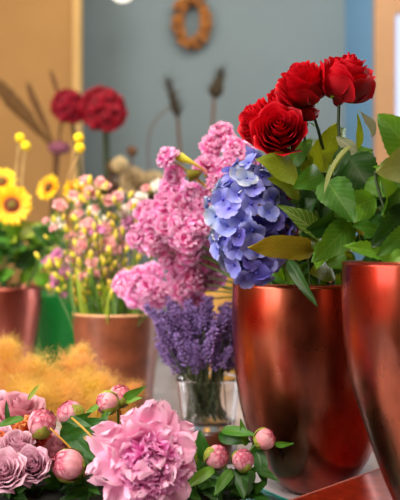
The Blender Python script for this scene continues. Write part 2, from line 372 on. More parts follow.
# ------------------------------------------------------------------ room
mb = MB(); mb.box(-2.3, -1.2, -.05, 2.6, 3.9, 0); struct('floor', mb, 'floor')
mb = MB(); mb.box(-2.3, -1.2, 2.9, 2.6, 3.9, 2.95); struct('ceiling', mb, 'ceiling')
WY = 3.7
mb = MB(); mb.box(-2.3, WY, 0, P(345, 0, WY).x, WY + .1, 2.9); struct('wall_back', mb, 'wall')
mb = MB(); mb.box(-2.4, -1.2, 0, -2.3, 3.9, 2.9); struct('wall_left', mb, 'tan')
x0 = P(345, 0, WY).x; x1 = P(373, 0, 3.4).x
mb = MB(); mb.prism([(x0, WY), (x1, 3.4), (x1 + .1, 3.4), (x1 + .1, WY + .1), (x0, WY + .1)], 0, 2.9); struct('wall_right', mb, 'bluewall')
mb = MB(); mb.box(-2.3, -1.3, 0, 2.6, -1.2, 2.9); struct('wall_front', mb, 'front')
mb = MB(); mb.box(2.6, -1.2, 0, 2.7, 3.9, 2.9); struct('wall_far_right', mb, 'front')
# tan partition on the left with a paler edge strip
xe = P(80, 0, 3.4).x
mb = MB(); mb.box(-2.3, 3.4, 0, xe - .03, 3.46, 2.9); struct('wall_partition', mb, 'tan')
mb = MB(); mb.box(xe - .03, 3.385, 0, xe, 3.475, 2.9); struct('trim_1', mb, 'tan_edge')
# window on the right: beech frame with a bright pane
w = tag(link('window_1', None, None, (x1, 3.4, 0)), kind='structure')
fx0, fx1 = 0, P(393, 0, 3.4).x - x1; zt = P(0, 15, 3.4).z
mb = MB(); mb.box(fx0, -.04, .0, fx1, .04, 2.9); mb.box(fx1, -.04, zt, 2.6 - x1, .04, 2.9); mb.box(fx1, -.04, 0, 2.6 - x1, .04, .7); mb.box(.85, -.04, .7, .95, .04, zt)
link('window_frame', mb.data('window_frame', 'frame', False), w)
mb = MB(); mb.box(fx1 - .01, .0, .69, 2.6 - x1, .01, zt + .01); link('window_pane', mb.data('window_pane', 'pane', False), w)

# display table: pale top on a base
t = thing('display_table', (0, 1.7, 0), 'long pale glossy shop table carrying all the vases and bouquets', 'table')
mb = MB(); mb.box(-1.6, -1.2, TZ - .04, 1.5, 1.45, TZ); link('tabletop', mb.data('tabletop', 'table', False), t)
for sx in (-1.5, 1.4):
    for sy in (-1.1, 1.35):
        mb = MB(); mb.box(sx - .03, sy - .03, 0, sx + .03, sy + .03, TZ - .04); link('leg', mb.data('leg', 'frame', False), t)

# ------------------------------------------------------------------ vases
def vase(name, label, x, Y, z0, prof, th, m, rim_m=None, cat='vase'):
    """prof: outer (r, z) from base up; closed with an inner wall"""
    t = thing(name, (x, Y, z0), label, cat); mb = MB()
    # smooth the profile
    pr = []
    for i in range(len(prof) - 1):
        p0 = prof[max(i - 1, 0)]; p1 = prof[i]; p2 = prof[i + 1]; p3 = prof[min(i + 2, len(prof) - 1)]
        for s in range(6):
            q = s / 6; f = lambda a, b, c, d: .5 * (2 * b + (c - a) * q + (2 * a - 5 * b + 4 * c - d) * q * q + (3 * b - a - 3 * c + d) * q**3)
            pr.append((max(.0, f(p0[0], p1[0], p2[0], p3[0])), f(p0[1], p1[1], p2[1], p3[1])))
    pr.append(prof[-1]); H = prof[-1][1]
    inner = [(max(r - th, 0), max(z, th * 2)) for r, z in pr][::-1]
    mb.lathe([(0, 0)] + pr + inner + [(0, th * 2)], 72)
    link('body', mb.data('body', m), t)
    mb = MB(); r = prof[-1][0] - th / 2; k = th * .85
    mb.lathe([(r + k * cos(a / 8 * 2 * pi), H + k * .9 * sin(a / 8 * 2 * pi)) for a in range(9)], 72)
    link('rim', mb.data('rim', rim_m or m), t)
    return t
S = 1.3 / 800
egg = [(.03, 0), (.050, .004), (.075, .028), (.096, .064), (.110, .10), (.120, .14), (.1265, .18), (.1315, .235), (.1335, .29), (.132, .339)]
VM = (.186, 1.32); VR = (.288, 1.0)
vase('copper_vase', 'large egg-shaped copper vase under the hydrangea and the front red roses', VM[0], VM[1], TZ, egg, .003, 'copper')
egg2 = [(.02, 0), (.031, .006), (.046, .036), (.062, .074), (.081, .128), (.0945, .17), (.102, .205), (.1075, .25), (.1095, .30), (.109, .334)]
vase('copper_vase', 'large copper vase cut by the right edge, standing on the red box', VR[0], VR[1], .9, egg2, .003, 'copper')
LV = P(0, 287, 2.1); lz = LV.z - TZ
vase('copper_vase', 'smaller pinkish copper vase at the left edge holding the sunflowers', P(-2, 0, 2.1).x, 2.1, TZ, [(.03, 0), (.072, .003), (.082, .04), (.098, .14), (.112, .23), (.115, lz)], .003, 'copper_rear')
GV = P(60, 290, 2.4); gz = GV.z - TZ
vase('green_bucket', 'bright green plastic flower bucket between the sunflower vase and brown pot', P(68, 0, 2.35).x, 2.35, TZ, [(.06, 0), (.085, .002), (.095, gz * .5), (.105, gz)], .003, 'green_plastic', cat='bucket')
PX, PY_ = P(117, 0, 1.8).x, 1.8; pz = P(0, 313, 1.8).z - TZ
vase('flower_pot', 'brown glazed pot with paler rim holding the yellow and pink spray', PX, PY_, TZ, [(.04, 0), (.074, .002), (.079, .05), (.090, .15), (.096, .21), (.099, pz)], .004, 'pot', 'pot_rim', 'pot')
# ochre vase behind
kz = P(0, 255, 2.4).z - TZ
vase('ochre_vase', 'blurred ochre vase between the pink flowers and the large copper vase', P(222, 0, 2.4).x, 2.4, TZ, [(.05, 0), (.065, .003), (.075, .1), (.07, .25), (.055, kz)], .004, 'kraft')
BK = []
for px, Y, lab, r in ((105, 2.85, 'dark zinc bucket of dried stems far behind the brown pot', .13), (195, 2.9, 'dark zinc bucket of dried thistles below the wreath', .11), (40, 2.95, 'dark zinc bucket of dried grasses by the tan wall', .13)):
    vase('zinc_bucket', lab, P(px, 0, Y).x, Y, TZ, [(r * .6, 0), (r * .75, .003), (r * .85, .12), (r, .24)], .003, 'darkpot', cat='bucket'); BK.append((P(px, 0, Y).x, Y))

# glass vase on a dark round stand
GX, GY = P(208.5, 0, 1.5).x, 1.5; gzb = .918
t = thing('round_stand', (GX, GY, TZ), 'dark brown round wooden stand under the glass vase of lavender', 'stand')
mb = MB(); mb.lathe([(0, 0), (.05, 0), (.053, .004), (.053, gzb - TZ - .004), (.050, gzb - TZ), (0, gzb - TZ)], 48); link('drum', mb.data('drum', 'wood'), t)
mb = MB(); mb.lathe([(.0535, .008), (.055, .012), (.055, .018), (.0535, .022)], 48); link('band', mb.data('band', 'stem_r'), t)
t = thing('glass_vase', (GX, GY, gzb + .0005), 'clear glass vase holding the lavender bunch', 'vase')
gh = P(0, 377, 1.5).z - gzb; mb = MB()
go = lambda z: .0500 + .0105 * (z / gh) ** 1.2
mb.lathe([(0, 0), (.03, 0), (.046, 0), (.047, 0), (.0488, .0006), (.0497, .002), (.05, .004)] + [(go(gh * k / 16), gh * k / 16) for k in range(1, 17)] + [(.0601, gh + .0007), (.0594, gh + .0007)]
         + [(go(gh * k / 16) - .0018, gh * k / 16) for k in range(16, 1, -1)] + [(.0478, .012), (.0468, .0102), (.045, .010), (.03, .010), (0, .010)], 64)
link('body', mb.data('body', 'glass'), t)

# red box that carries the right vase; its far left edge runs back to the right
A = P(295, 497, 1.13); B = P(372, 470, 1.27); d = (B - A); d.z = 0; d.normalize(); nrm = Vector((d.y, -d.x, 0))
A2 = A - d * .012; B2 = A + d * .42; C2 = B2 + nrm * .42; D2 = A2 + nrm * .42
t = thing('red_box', ((A2 + C2) / 2)[:2] + (TZ,), 'shiny speckled dark red box under the right copper vase', 'box'); o = t.location
mb = MB(); mb.prism([(p.x - o.x, p.y - o.y) for p in (A2, D2, C2, B2)], .0005, .9 - TZ - .0015); link('body', mb.data('body', 'redbox', False), t)
mb = MB()
ring = [A2, D2, C2, B2]
for i in range(4):
    a, b = ring[i], ring[(i + 1) % 4]; mb.tube([Vector((a.x - o.x, a.y - o.y, .9 - TZ - .0015)), Vector((b.x - o.x, b.y - o.y, .9 - TZ - .0015))], .0014, 6)
link('edge_trim', mb.data('edge_trim', 'redbox_edge'), t)
# glass slab with a teal edge
q0, q1 = P(258, 492, 1.298), P(292, 505, 1.22)
mb = MB(); mb.prism([(q0.x, q0.y), (q0.x - .1, q0.y + .0), (q0.x - .1, .95), (q1.x, .95), (q1.x, q1.y)], TZ + .0005, TZ + .009)
gs = tag(link('glass_sheet', None), 'teal-edged glass sheet lying on the table under the bouquet', 'glass sheet')
link('sheet', mb.data('sheet', 'teal_glass', False), gs)
mb = MB(); mb.tube([(q0.x - .1, q0.y + .0015, TZ + .0048), (q0.x, q0.y + .0015, TZ + .0048), (q1.x + .001, q1.y, TZ + .0048), (q1.x + .001, .95, TZ + .0048)], .0042, 8); link('polished_edge', mb.data('polished_edge', 'teal_edge'), gs)

# tray below the front bouquet
mb = MB(); mb.box(-.42, 1.02, TZ + .0095, .055, 1.26, .905); tr = thing('flower_tray', (-.18, 1.1, TZ + .0095), 'black low tray under the peony and mauve rose bouquet', 'tray')
for v in mb.v: v -= tr.location
link('body', mb.data('body', 'black', False), tr)
mb = MB(); mb.grid(lambda u, v: Vector((-.235 + u * .465, -.075 + v * .23, .905 - tr.location.z + .004 + .01 * noise.noise(Vector((u * 14, v * 8, 0))))), 60, 30); link('moss', mb.data('moss', 'foam'), tr)

# ------------------------------------------------------------------ red roses
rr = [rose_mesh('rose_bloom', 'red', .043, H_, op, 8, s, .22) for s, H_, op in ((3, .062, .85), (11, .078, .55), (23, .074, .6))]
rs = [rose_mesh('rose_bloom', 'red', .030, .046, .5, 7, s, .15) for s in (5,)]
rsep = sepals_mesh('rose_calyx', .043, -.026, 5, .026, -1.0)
fm = Vector((VM[0], VM[1], 1.0)); fr = Vector((VR[0] - .02, VR[1] + .02, 1.0))
def foot(c, dx, dy, z=1.02): return Vector((c[0] + dx, c[1] + dy, z))
roses = []
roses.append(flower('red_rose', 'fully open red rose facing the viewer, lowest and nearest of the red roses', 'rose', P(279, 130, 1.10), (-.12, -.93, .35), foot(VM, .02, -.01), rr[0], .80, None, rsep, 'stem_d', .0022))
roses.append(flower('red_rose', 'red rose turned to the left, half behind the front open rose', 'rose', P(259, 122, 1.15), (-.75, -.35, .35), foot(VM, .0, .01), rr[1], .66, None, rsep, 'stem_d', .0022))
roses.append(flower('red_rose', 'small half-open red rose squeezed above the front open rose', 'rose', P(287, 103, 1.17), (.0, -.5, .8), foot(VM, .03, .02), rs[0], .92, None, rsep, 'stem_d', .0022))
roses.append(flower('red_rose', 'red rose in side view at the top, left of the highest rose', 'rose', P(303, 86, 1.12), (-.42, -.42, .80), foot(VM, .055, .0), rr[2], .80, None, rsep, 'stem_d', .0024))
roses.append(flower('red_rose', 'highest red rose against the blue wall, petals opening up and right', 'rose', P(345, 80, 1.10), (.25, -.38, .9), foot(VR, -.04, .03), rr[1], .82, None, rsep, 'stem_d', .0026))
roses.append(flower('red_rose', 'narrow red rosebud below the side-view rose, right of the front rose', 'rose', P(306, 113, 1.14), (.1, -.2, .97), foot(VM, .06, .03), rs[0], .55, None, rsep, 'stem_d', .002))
rf, rl, rm, ru, rt, rb = roses

# leaves by stem (pixels of base, pixels of tip, width)
leaf(rf, (298, 178), (255, 160), 36, 'leaf_y', 1.11, 1.07, roll=.25, blunt=.3, petiole=(300, 205, 1.2))
leaf(rf, (322, 174), (292, 188), 25, 'leaf', 1.10, 1.06, roll=-.35, blunt=.3)
leaf(rf, (300, 196), (268, 178), 20, 'leaf_y', 1.13, 1.10, roll=.2)
leaf(ru, (318, 172), (338, 122), 32, 'leaf_y', 1.18, 1.17, roll=.2, blunt=.4)
leaf(ru, (326, 180), (354, 222), 35, 'leaf', 1.07, 1.04, roll=.15, blunt=.2, petiole=(330, 165, 1.1))
leaf(ru, (290, 165), (312, 140), 22, 'leaf', 1.16, 1.15, roll=-.3)
leaf(ru, (308, 172), (296, 148), 20, 'leaf_y', 1.17, 1.16, roll=.4)
leaf(rt, (416, 158), (378, 114), 40, 'leaf', 1.02, 1.02, roll=-.2, blunt=.4)
leaf(rt, (418, 162), (376, 172), 38, 'leaf_m', .98, .97, roll=-.4, blunt=.2)
leaf(rt, (348, 156), (374, 196), 40, 'leaf_d', 1.1, 1.08, roll=.2, blunt=.3)
leaf(rt, (372, 138), (358, 110), 17, 'leaf_pale', 1.1, 1.1, roll=.7, fold=.5, blunt=.3)
leaf(rt, (357, 150), (357, 113), 9, 'leaf_y', 1.09, 1.08, roll=.5, fold=.5)
leaf(rt, (357, 152), (336, 136), 14, 'leaf_pale', 1.1, 1.1, roll=-.6, fold=.6)
leaf(rt, (352, 146), (324, 194), 10, 'leaf_m', 1.06, 1.04, roll=1.0, fold=.8)
leaf(rt, (346, 148), (334, 176), 16, 'leaf_d', 1.08, 1.07, roll=.2)
leaf(rl, (322, 238), (276, 205), 24, 'leaf_rib', 1.09, 1.06, roll=.3, fold=.3, blunt=.3)
leaf(rl, (313, 249), (247, 247), 26, 'leaf_o', 1.10, 1.03, roll=-.7, droop=-.12, blunt=.3, wave=.12)
leaf(rl, (288, 258), (318, 307), 12, 'leaf_d', 1.12, 1.08, roll=.5, fold=.5)
leaf(rm, (352, 222), (312, 262), 30, 'leaf', 1.08, 1.05, roll=-.3)
leaf(rm, (346, 214), (300, 235), 26, 'leaf_d', 1.1, 1.07, roll=-.6, fold=.5)
leaf(rm, (330, 240), (316, 270), 22, 'leaf_l', 1.14, 1.1, roll=.3, serr=.09)
leaf(rm, (296, 262), (290, 288), 16, 'leaf_l', 1.2, 1.2, roll=.3)
leaf(rb, (366, 200), (362, 242), 27, 'leaf_o', 1.1, 1.07, roll=.1, blunt=.35)
leaf(rb, (396, 262), (343, 246), 24, 'leaf_l', 1.02, .98, roll=.4, serr=.09, blunt=.3)
leaf(rb, (410, 208), (370, 248), 30, 'leaf_d', 1.03, 1.0, roll=-.3)
leaf(rb, (412, 228), (376, 256), 20, 'leaf', 1.0, .98, roll=-.2, serr=.07)
leaf(rb, (392, 204), (366, 196), 16, 'leaf_l', 1.12, 1.1, roll=.3)
leaf(rb, (405, 252), (388, 268), 16, 'leaf_l', .98, .96, roll=.3, serr=.07)
leaf(rt, (402, 190), (382, 215), 20, 'leaf', 1.04, 1.02, roll=-.3)
leaf(rt, (345, 236), (352, 196), 24, 'leaf_d', 1.12, 1.12, roll=.3)
for bx, by, tx, ty, w_, m_, Y_ in ((392, 176, 372, 208, 30, 'leaf_d', 1.1), (400, 200, 384, 236, 26, 'leaf', 1.06), (372, 214, 392, 244, 26, 'leaf_d', 1.08), (352, 180, 366, 214, 26, 'leaf_d', 1.12), (340, 200, 332, 236, 26, 'leaf_d', 1.13), (382, 232, 352, 226, 22, 'leaf', 1.06),
                               (300, 215, 318, 200, 22, 'leaf_d', 1.13), (330, 256, 348, 270, 20, 'leaf', 1.12), (312, 190, 300, 214, 22, 'leaf_d', 1.14), (392, 150, 404, 120, 24, 'leaf_d', 1.08), (366, 182, 392, 196, 20, 'leaf_l', 1.07), (345, 168, 322, 150, 22, 'leaf_y', 1.15)):
    leaf(rb, (bx, by), (tx, ty), w_, m_, Y_, Y_ - .02, roll=((bx * 7 + ty) % 11 - 5) * .1)
rn = random.Random(5)
# leafy stems that fill out the bunches behind
for i in range(18):
    c = VM if i < 10 else VR
    px = rn.uniform(285, 350) if i < 10 else rn.uniform(352, 405); py = rn.uniform(150, 215); Y = rn.uniform(1.16, 1.26) if i < 10 else rn.uniform(1.05, 1.14)
    ft = foot(c, rn.uniform(-.04, .04), rn.uniform(-.03, .04)); hd = P(px, py, Y)
    t = thing('leafy_stem', ft, 'leafy green rose stem without a bloom behind the ' + ('front roses' if i < 10 else 'right copper vase rim'), 'foliage', 'leafy stems in the ' + ('middle' if i < 10 else 'right') + ' copper vase')
    pts = bez(ft, ft + Vector((0, 0, .12)), hd - Vector((0, 0, .05)), hd, 12); stem_obj(t, pts, .002, 'stem_d')
    for k in range(8):
        p = pts[min(12, 5 + k)]; a = rn.uniform(0, 2 * pi); L = rn.uniform(.045, .075)
        dv = Vector((cos(a), sin(a) * .6 - .1, rn.uniform(-.5, .6))).normalized()
        mb = MB(); leaf_mesh(mb, p - ft + dv * .006, p - ft + dv * L, L * rn.uniform(.55, .72), roll=rn.uniform(-.6, .6), fold=.2, ph=k)
        link('leaf', mb.data('leaf', rn.choice(['leaf', 'leaf_d', 'leaf', 'leaf_y', 'leaf_d', 'leaf_l'])), t)
# bare cut stems showing in the mouth of the middle vase
for i in range(10):
    px = 285 + i * 6 + rn.uniform(-2, 2); Y = 1.3 + rn.uniform(-.04, .04); a = P(px, 290, Y); a.z = 1.05
    t = thing('cut_stem', a, 'plain green stem standing in the mouth of the middle copper vase', 'stem', 'bare stems in the middle copper vase')
    b = P(px + rn.uniform(-8, 8), 245, Y - .03); stem_obj(t, [a, (a + b) / 2, b], rn.uniform(.0015, .003), rn.choice(['stem', 'stem_d']))

# ------------------------------------------------------------------ hydrangea + magenta blooms
fl = [floret_mesh('floret', m, .0145, s) for s, m in ((1, 'hyd_a'), (2, 'hyd_a'), (3, 'hyd_b'), (4, 'hyd_c'), (5, 'hyd_b'), (6, 'hyd_c'))]
hc = P(250, 221, 1.15); hf = foot(VM, -.03, -.02, 1.0)
h = thing('blue_hydrangea', hf, 'big blue-violet hydrangea head drooping over the middle copper vase', 'hydrangea')
rad = Vector((.054, .048, .083)); n = 100
for i in range(n):
    z = 1 - 2 * (i + .5) / n; a = i * 2.39996 + rn.uniform(-.15, .15); r = sqrt(1 - z * z)
    u = Vector((r * cos(a), r * sin(a), z)); f = rn.uniform(.90, 1.05) * (1 + .22 * noise.noise(u * 2.3 + Vector((4, 1, 2))))
    taper = 1 - .12 * max(0, -z)
    p = Vector((u.x * rad.x * taper + (-z) * .004, u.y * rad.y, u.z * rad.z)) * f
    nn = Vector((u.x / rad.x, u.y / rad.y, u.z / rad.z)).normalized() + Vector((rn.uniform(-.6, .6), rn.uniform(-.5, .5), rn.uniform(-.45, .6)))
    lft = u.x < -.35 or z > .6  # paler florets on the left and top, fall of light put into colour
    me = fl[rn.choice([0, 1, 2, 4, 2] if lft else [0, 1, 3, 5, 3, 0])]
    link('floret', me, h, hc + p - hf, face_q(nn, rn.uniform(0, 6)), rn.uniform(.95, 1.35))
mb = MB(); mb.ell((0, 0, 0), (rad.x * .68, rad.y * .7, rad.z * .72), nu=20, nv=14); link('flower_head_core', mb.data('flower_head_core', 'hyd_c'), h, hc - hf)
stem_obj(h, bez(hf, hf + Vector((0, 0, .12)), hc + Vector((.06, .02, 0)), hc + Vector((.02, .01, 0)), 10), .0035, 'stem_r')
for px, py, ax, ay in ((258, 205, 300, 225), (262, 212, 306, 240), (255, 215, 290, 232)):
    stem_obj(h, bez(P(ax, ay, 1.16), P(ax - 10, ay - 4, 1.13), P(px + 12, py, 1.10), P(px, py, 1.10), 6), .0016, 'stem_r', name='branch')
mg = [ruffle_mesh('bloom', 'magenta', .020, 18, 61, wid=1.1, fringe=0)]
for px, py, lab in ((288, 250, 'magenta bloom low behind the ochre leaf'), (284, 206, 'magenta bloom between hydrangea and the rounded leaf'), (300, 152, 'small magenta bloom just under the front red rose'), (289, 236, 'magenta bloom peeking behind the ribbed leaf')):
    flower('magenta_flower', lab, 'flower', P(px, py, 1.19), (-.3, -.9, .2), foot(VM, .01, .0, 1.1), mg[0], .9, None, None, 'stem_d', .0015)

# ------------------------------------------------------------------ pink carnations
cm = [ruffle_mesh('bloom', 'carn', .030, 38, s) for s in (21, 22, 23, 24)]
mb = MB(); mb.lathe([(0, -.028), (.003, -.028), (.005, -.018), (.006, -.006), (.0035, 0)], 10); cal = mb.data('calyx', 'spray_bud')
top = [(222, 133, 1.42), (236, 150, 1.38), (212, 146, 1.42), (228, 168, 1.36), (208, 165, 1.40), (246, 158, 1.38), (218, 184, 1.38), (252, 170, 1.4), (240, 160, 1.42)]
mid = [(192, 196, 1.42), (206, 203, 1.40), (180, 205, 1.42), (166, 202, 1.44), (182, 222, 1.38), (198, 228, 1.36), (167, 226, 1.40), (150, 222, 1.42), (140, 236, 1.44), (158, 242, 1.42), (188, 240, 1.36), (172, 186, 1.46), (206, 215, 1.40), (148, 212, 1.48), (178, 236, 1.40)]
low = [(213, 255, 1.45), (215, 272, 1.47), (200, 248, 1.44), (190, 250, 1.42), (178, 276, 1.5), (204, 262, 1.46), (186, 262, 1.46), (196, 278, 1.46), (184, 290, 1.48), (208, 280, 1.48), (192, 296, 1.5), (172, 258, 1.48)]
lft = [(124, 285, 1.6), (138, 278, 1.58), (150, 287, 1.56), (160, 294, 1.56), (136, 295, 1.58), (148, 300, 1.57), (152, 275, 1.6)]
def carn(l, lab, grp, ft, s=1., up=.4):
    for i, (px, py, Y) in enumerate(l):
        fc = Vector(((px - 190) * .006 + rn.uniform(-.4, .4), -.8 + rn.uniform(-.3, .3), up + rn.uniform(-.4, .4)))
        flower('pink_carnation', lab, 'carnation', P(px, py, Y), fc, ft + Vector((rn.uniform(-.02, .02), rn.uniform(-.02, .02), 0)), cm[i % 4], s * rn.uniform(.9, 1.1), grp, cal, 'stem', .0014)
ftc = foot(VM, -.05, .03, 1.12); ftl = Vector((PX + .04, PY_ - .02, 1.0))
carn(top, 'ruffled pink carnation in the tall cluster reaching up beside the front red rose', 'upper pink carnations', ftc, .86)
carn(mid, 'ruffled pink carnation in the broad cluster left of the hydrangea', 'middle pink carnations', ftc, .92)
carn(low, 'pale pink carnation hanging just above the lavender', 'pink carnations above the lavender', ftc, .9)
carn(lft, 'pink carnation in the low cluster over the brown pot rim', 'pink carnations over the brown pot', ftl, .95)
t = flower('pink_carnation', 'lone pink carnation sticking out top left on a yellowish stalk', 'carnation', P(167, 158, 1.36), (-.85, -.4, .45), ftc, cm[0], .8, None, None, 'stem_y', .0018)
flower('pink_carnation', 'pink carnation right beneath the lone one that sticks out', 'carnation', P(174, 176, 1.38), (-.5, -.7, -.3), ftc, cm[2], .7, None, None, 'stem_y', .0018)
o = t.location
mb = MB(); pp = [P(176, 155, 1.36) - o, P(184, 159, 1.355) - o, P(193, 163, 1.35) - o, P(207, 172, 1.37) - o]; mb.tube([pp[0], (pp[0] + pp[1]) / 2, pp[1], pp[2], pp[3]], [.007, .0085, .007, .003, .0016], 10); link('calyx', mb.data('calyx', 'spray_bud'), t)
mb = MB(); mb.tube([P(188, 176, 1.36), P(196, 174, 1.36), P(201, 172, 1.37)], [.012, .009, .003], 10)
tag(link('yellow_bud', mb.data('yellow_bud', 'leaf_o')), 'closed yellow-green bud poking out of the pink carnations', 'bud')

# ------------------------------------------------------------------ lavender
def spike(name, seed, L=.055):
    q = random.Random(seed); mb = MB()
    for k in range(9):
        z = L * k / 9 * q.uniform(.95, 1.05); n = 5 if k < 7 else 3
        for j in range(n):
            a = j * 2 * pi / n + k * .7 + q.uniform(-.3, .3); r = .0058 * (1.1 - .5 * k / 9) * q.uniform(.6, 1.4)
            rot = Vector((cos(a), sin(a), 1.1)).to_track_quat('Z', 'Y').to_matrix()
            mb.ell((r * cos(a), r * sin(a), z), (.0023, .0023, .0045), rot, 5, 4)
    mb.tube([(0, 0, 0), (0, 0, L)], .0008, 4); return mb.data(name, 'lav')
lv = [spike('flower_spike', s, L) for s, L in ((1, .05), (2, .058), (3, .044), (4, .064))]
for i in range(115):
    px = rn.uniform(164, 234); top_y = 305 + abs(px - 205) * .25; py = rn.uniform(top_y + 12, 372)
    Y = rn.uniform(1.43, 1.56)
    if i == 0: px, py = 162, 326
    if i in (1, 2, 3): px, py = 170 + i * 5, 322 + i * 3
    p = P(px, py, Y)
    a = rn.uniform(0, 6); rr_ = .044 * sqrt(rn.random()); ft = Vector((GX + rr_ * cos(a), GY + rr_ * sin(a), gzb + .018))
    k = (py - 300) / 75
    up = Vector(((px - 205) * .014 + rn.uniform(-.25, .25), (Y - 1.5) * 5, .9)).normalized()
    t = thing('lavender_sprig', ft, 'purple lavender sprig in the glass vase, ' + ('leaning left past the rim' if px < 180 else 'in the middle of the bunch' if px < 212 else 'right side of the bunch'), 'lavender', 'lavender sprigs, ' + ('left' if px < 180 else 'middle' if px < 212 else 'right'))
    link('flower_spike', lv[i % 4], t, p - ft, face_q(up), rn.uniform(.8, 1.1))
    # stems pass through the mouth of the vase
    mth = Vector((GX + (p.x - GX) * .6, GY + (p.y - GY) * .6, gzb + gh * 1.0)); mo = (mth - Vector((GX, GY, mth.z)));
    if mo.length > .05: mth = Vector((GX, GY, mth.z)) + mo.normalized() * .05
    stem_obj(t, [ft, ft.lerp(mth, .5), mth, mth.lerp(p, .6) if p.z > mth.z else p - up * .01, p, p + up * .01], .0011, rn.choice(['lav_stem', 'stem_d', 'lav_stem']), 5)

# ------------------------------------------------------------------ spray bouquet in the brown pot
sm = {k: [ruffle_mesh('blossom', k, .017, 16, s, wid=1., fringe=.06) for s in (31, 32)] for k in ('spray_pink', 'spray_white', 'spray_lilac')}
mb = MB(); mb.ell((0, 0, .006), (.0042, .0042, .0095), nu=8, nv=6); budm = mb.data('bud', 'spray_bud')
def spray(px, py, Y, kind, scale=1.):
    ft = Vector((PX + (P(px, 0, Y).x - PX) * .55, PY_ + rn.uniform(-.05, .05), 1.02)); hd = P(px, py, Y)
    lab = {'spray_pink': 'slender stem with salmon pink blossoms and yellow-green buds', 'spray_white': 'slender stem topped with a creamy white blossom and yellow buds', 'spray_lilac': 'slender stem with lilac pink blossoms and yellow buds'}[kind]
    t = thing('spray_carnation', ft, lab + ' in the brown pot', 'spray flower', 'small-flowered sprays in the brown pot')
    pts = bez(ft, ft + Vector((0, 0, .08)), hd - Vector((0, 0, .07)), hd, 10); stem_obj(t, pts, .0016, 'stem', 5)
    up = Vector((rn.uniform(-.4, .4), rn.uniform(-.9, -.1), .7))
    link('blossom', rn.choice(sm[kind]), t, hd - ft, face_q(up, R() * 6), scale * (rn.uniform(.8, 1.05) if kind == 'spray_pink' else 1.15))
    for k in range(9):
        a = rn.uniform(0, 6.3); j = rn.randint(4, 9); p0 = pts[j]
        e = p0 + Vector((cos(a) * .03, sin(a) * .028, rn.uniform(.015, .05))); m = p0.lerp(e, .5) + Vector((cos(a), sin(a), 0)) * .006
        tw = stem_obj(t, [p0, m, e], .0011, 'stem', 4, 'twig')
        dv = (e - m).normalized()
        if k < 7: link('bud', budm, tw, e - ft, face_q(dv), rn.uniform(.8, 1.3))
        else: link('blossom', rn.choice(sm[rn.choice(['spray_pink', kind, 'spray_pink'])]), tw, e - ft, face_q(dv + Vector((0, -.8, 0)), R() * 6), rn.uniform(.55, .75))
for px, py, k in ((92, 212, 'spray_white'), (124, 211, 'spray_white'), (58, 224, 'spray_white'), (58, 255, 'spray_lilac'), (50, 262, 'spray_lilac'), (86, 244, 'spray_pink'), (90, 196, 'spray_pink'), (85, 180, 'spray_pink'),
                  (100, 182, 'spray_pink'), (73, 195, 'spray_pink'), (108, 200, 'spray_pink'), (140, 198, 'spray_white'), (133, 205, 'spray_pink'), (92, 262, 'spray_pink'), (108, 225, 'spray_pink'), (120, 232, 'spray_lilac'),
                  (76, 215, 'spray_pink'), (68, 238, 'spray_pink'), (100, 250, 'spray_pink'), (116, 250, 'spray_pink'), (80, 270, 'spray_pink'), (104, 272, 'spray_pink'), (128, 222, 'spray_lilac'), (60, 205, 'spray_pink'), (112, 240, 'spray_pink'), (97, 230, 'spray_lilac'), (66, 272, 'spray_lilac'),
                  (88, 224, 'spray_pink'), (118, 196, 'spray_pink'), (142, 250, 'spray_pink'), (158, 186, 'spray_white')):
    spray(px, py, rn.uniform(1.72, 1.88), k, 1.0)
for i in range(60):                                        # grassy green blades rising from the pot
    a = rn.uniform(0, 6.3); r = rn.uniform(.0, .08); ft = Vector((PX + r * cos(a), PY_ + r * sin(a), 1.03)); 
    if i % 20 == 0: t = thing('grass_tuft', (PX, PY_, 1.03), 'narrow green blades among the stems in the brown pot', 'foliage', 'green blades in the brown pot')
    mb = MB(); b = ft - t.location; e = b + Vector((cos(a) * .04 + rn.uniform(-.02, .02), sin(a) * .03, rn.uniform(.10, .22)))
    leaf_mesh(mb, b, e, .009, roll=rn.uniform(-1, 1), nu=2, nv=10, serr=0); link('blade', mb.data('blade', rn.choice(['leaf_l', 'leaf_y', 'stem'])), t)

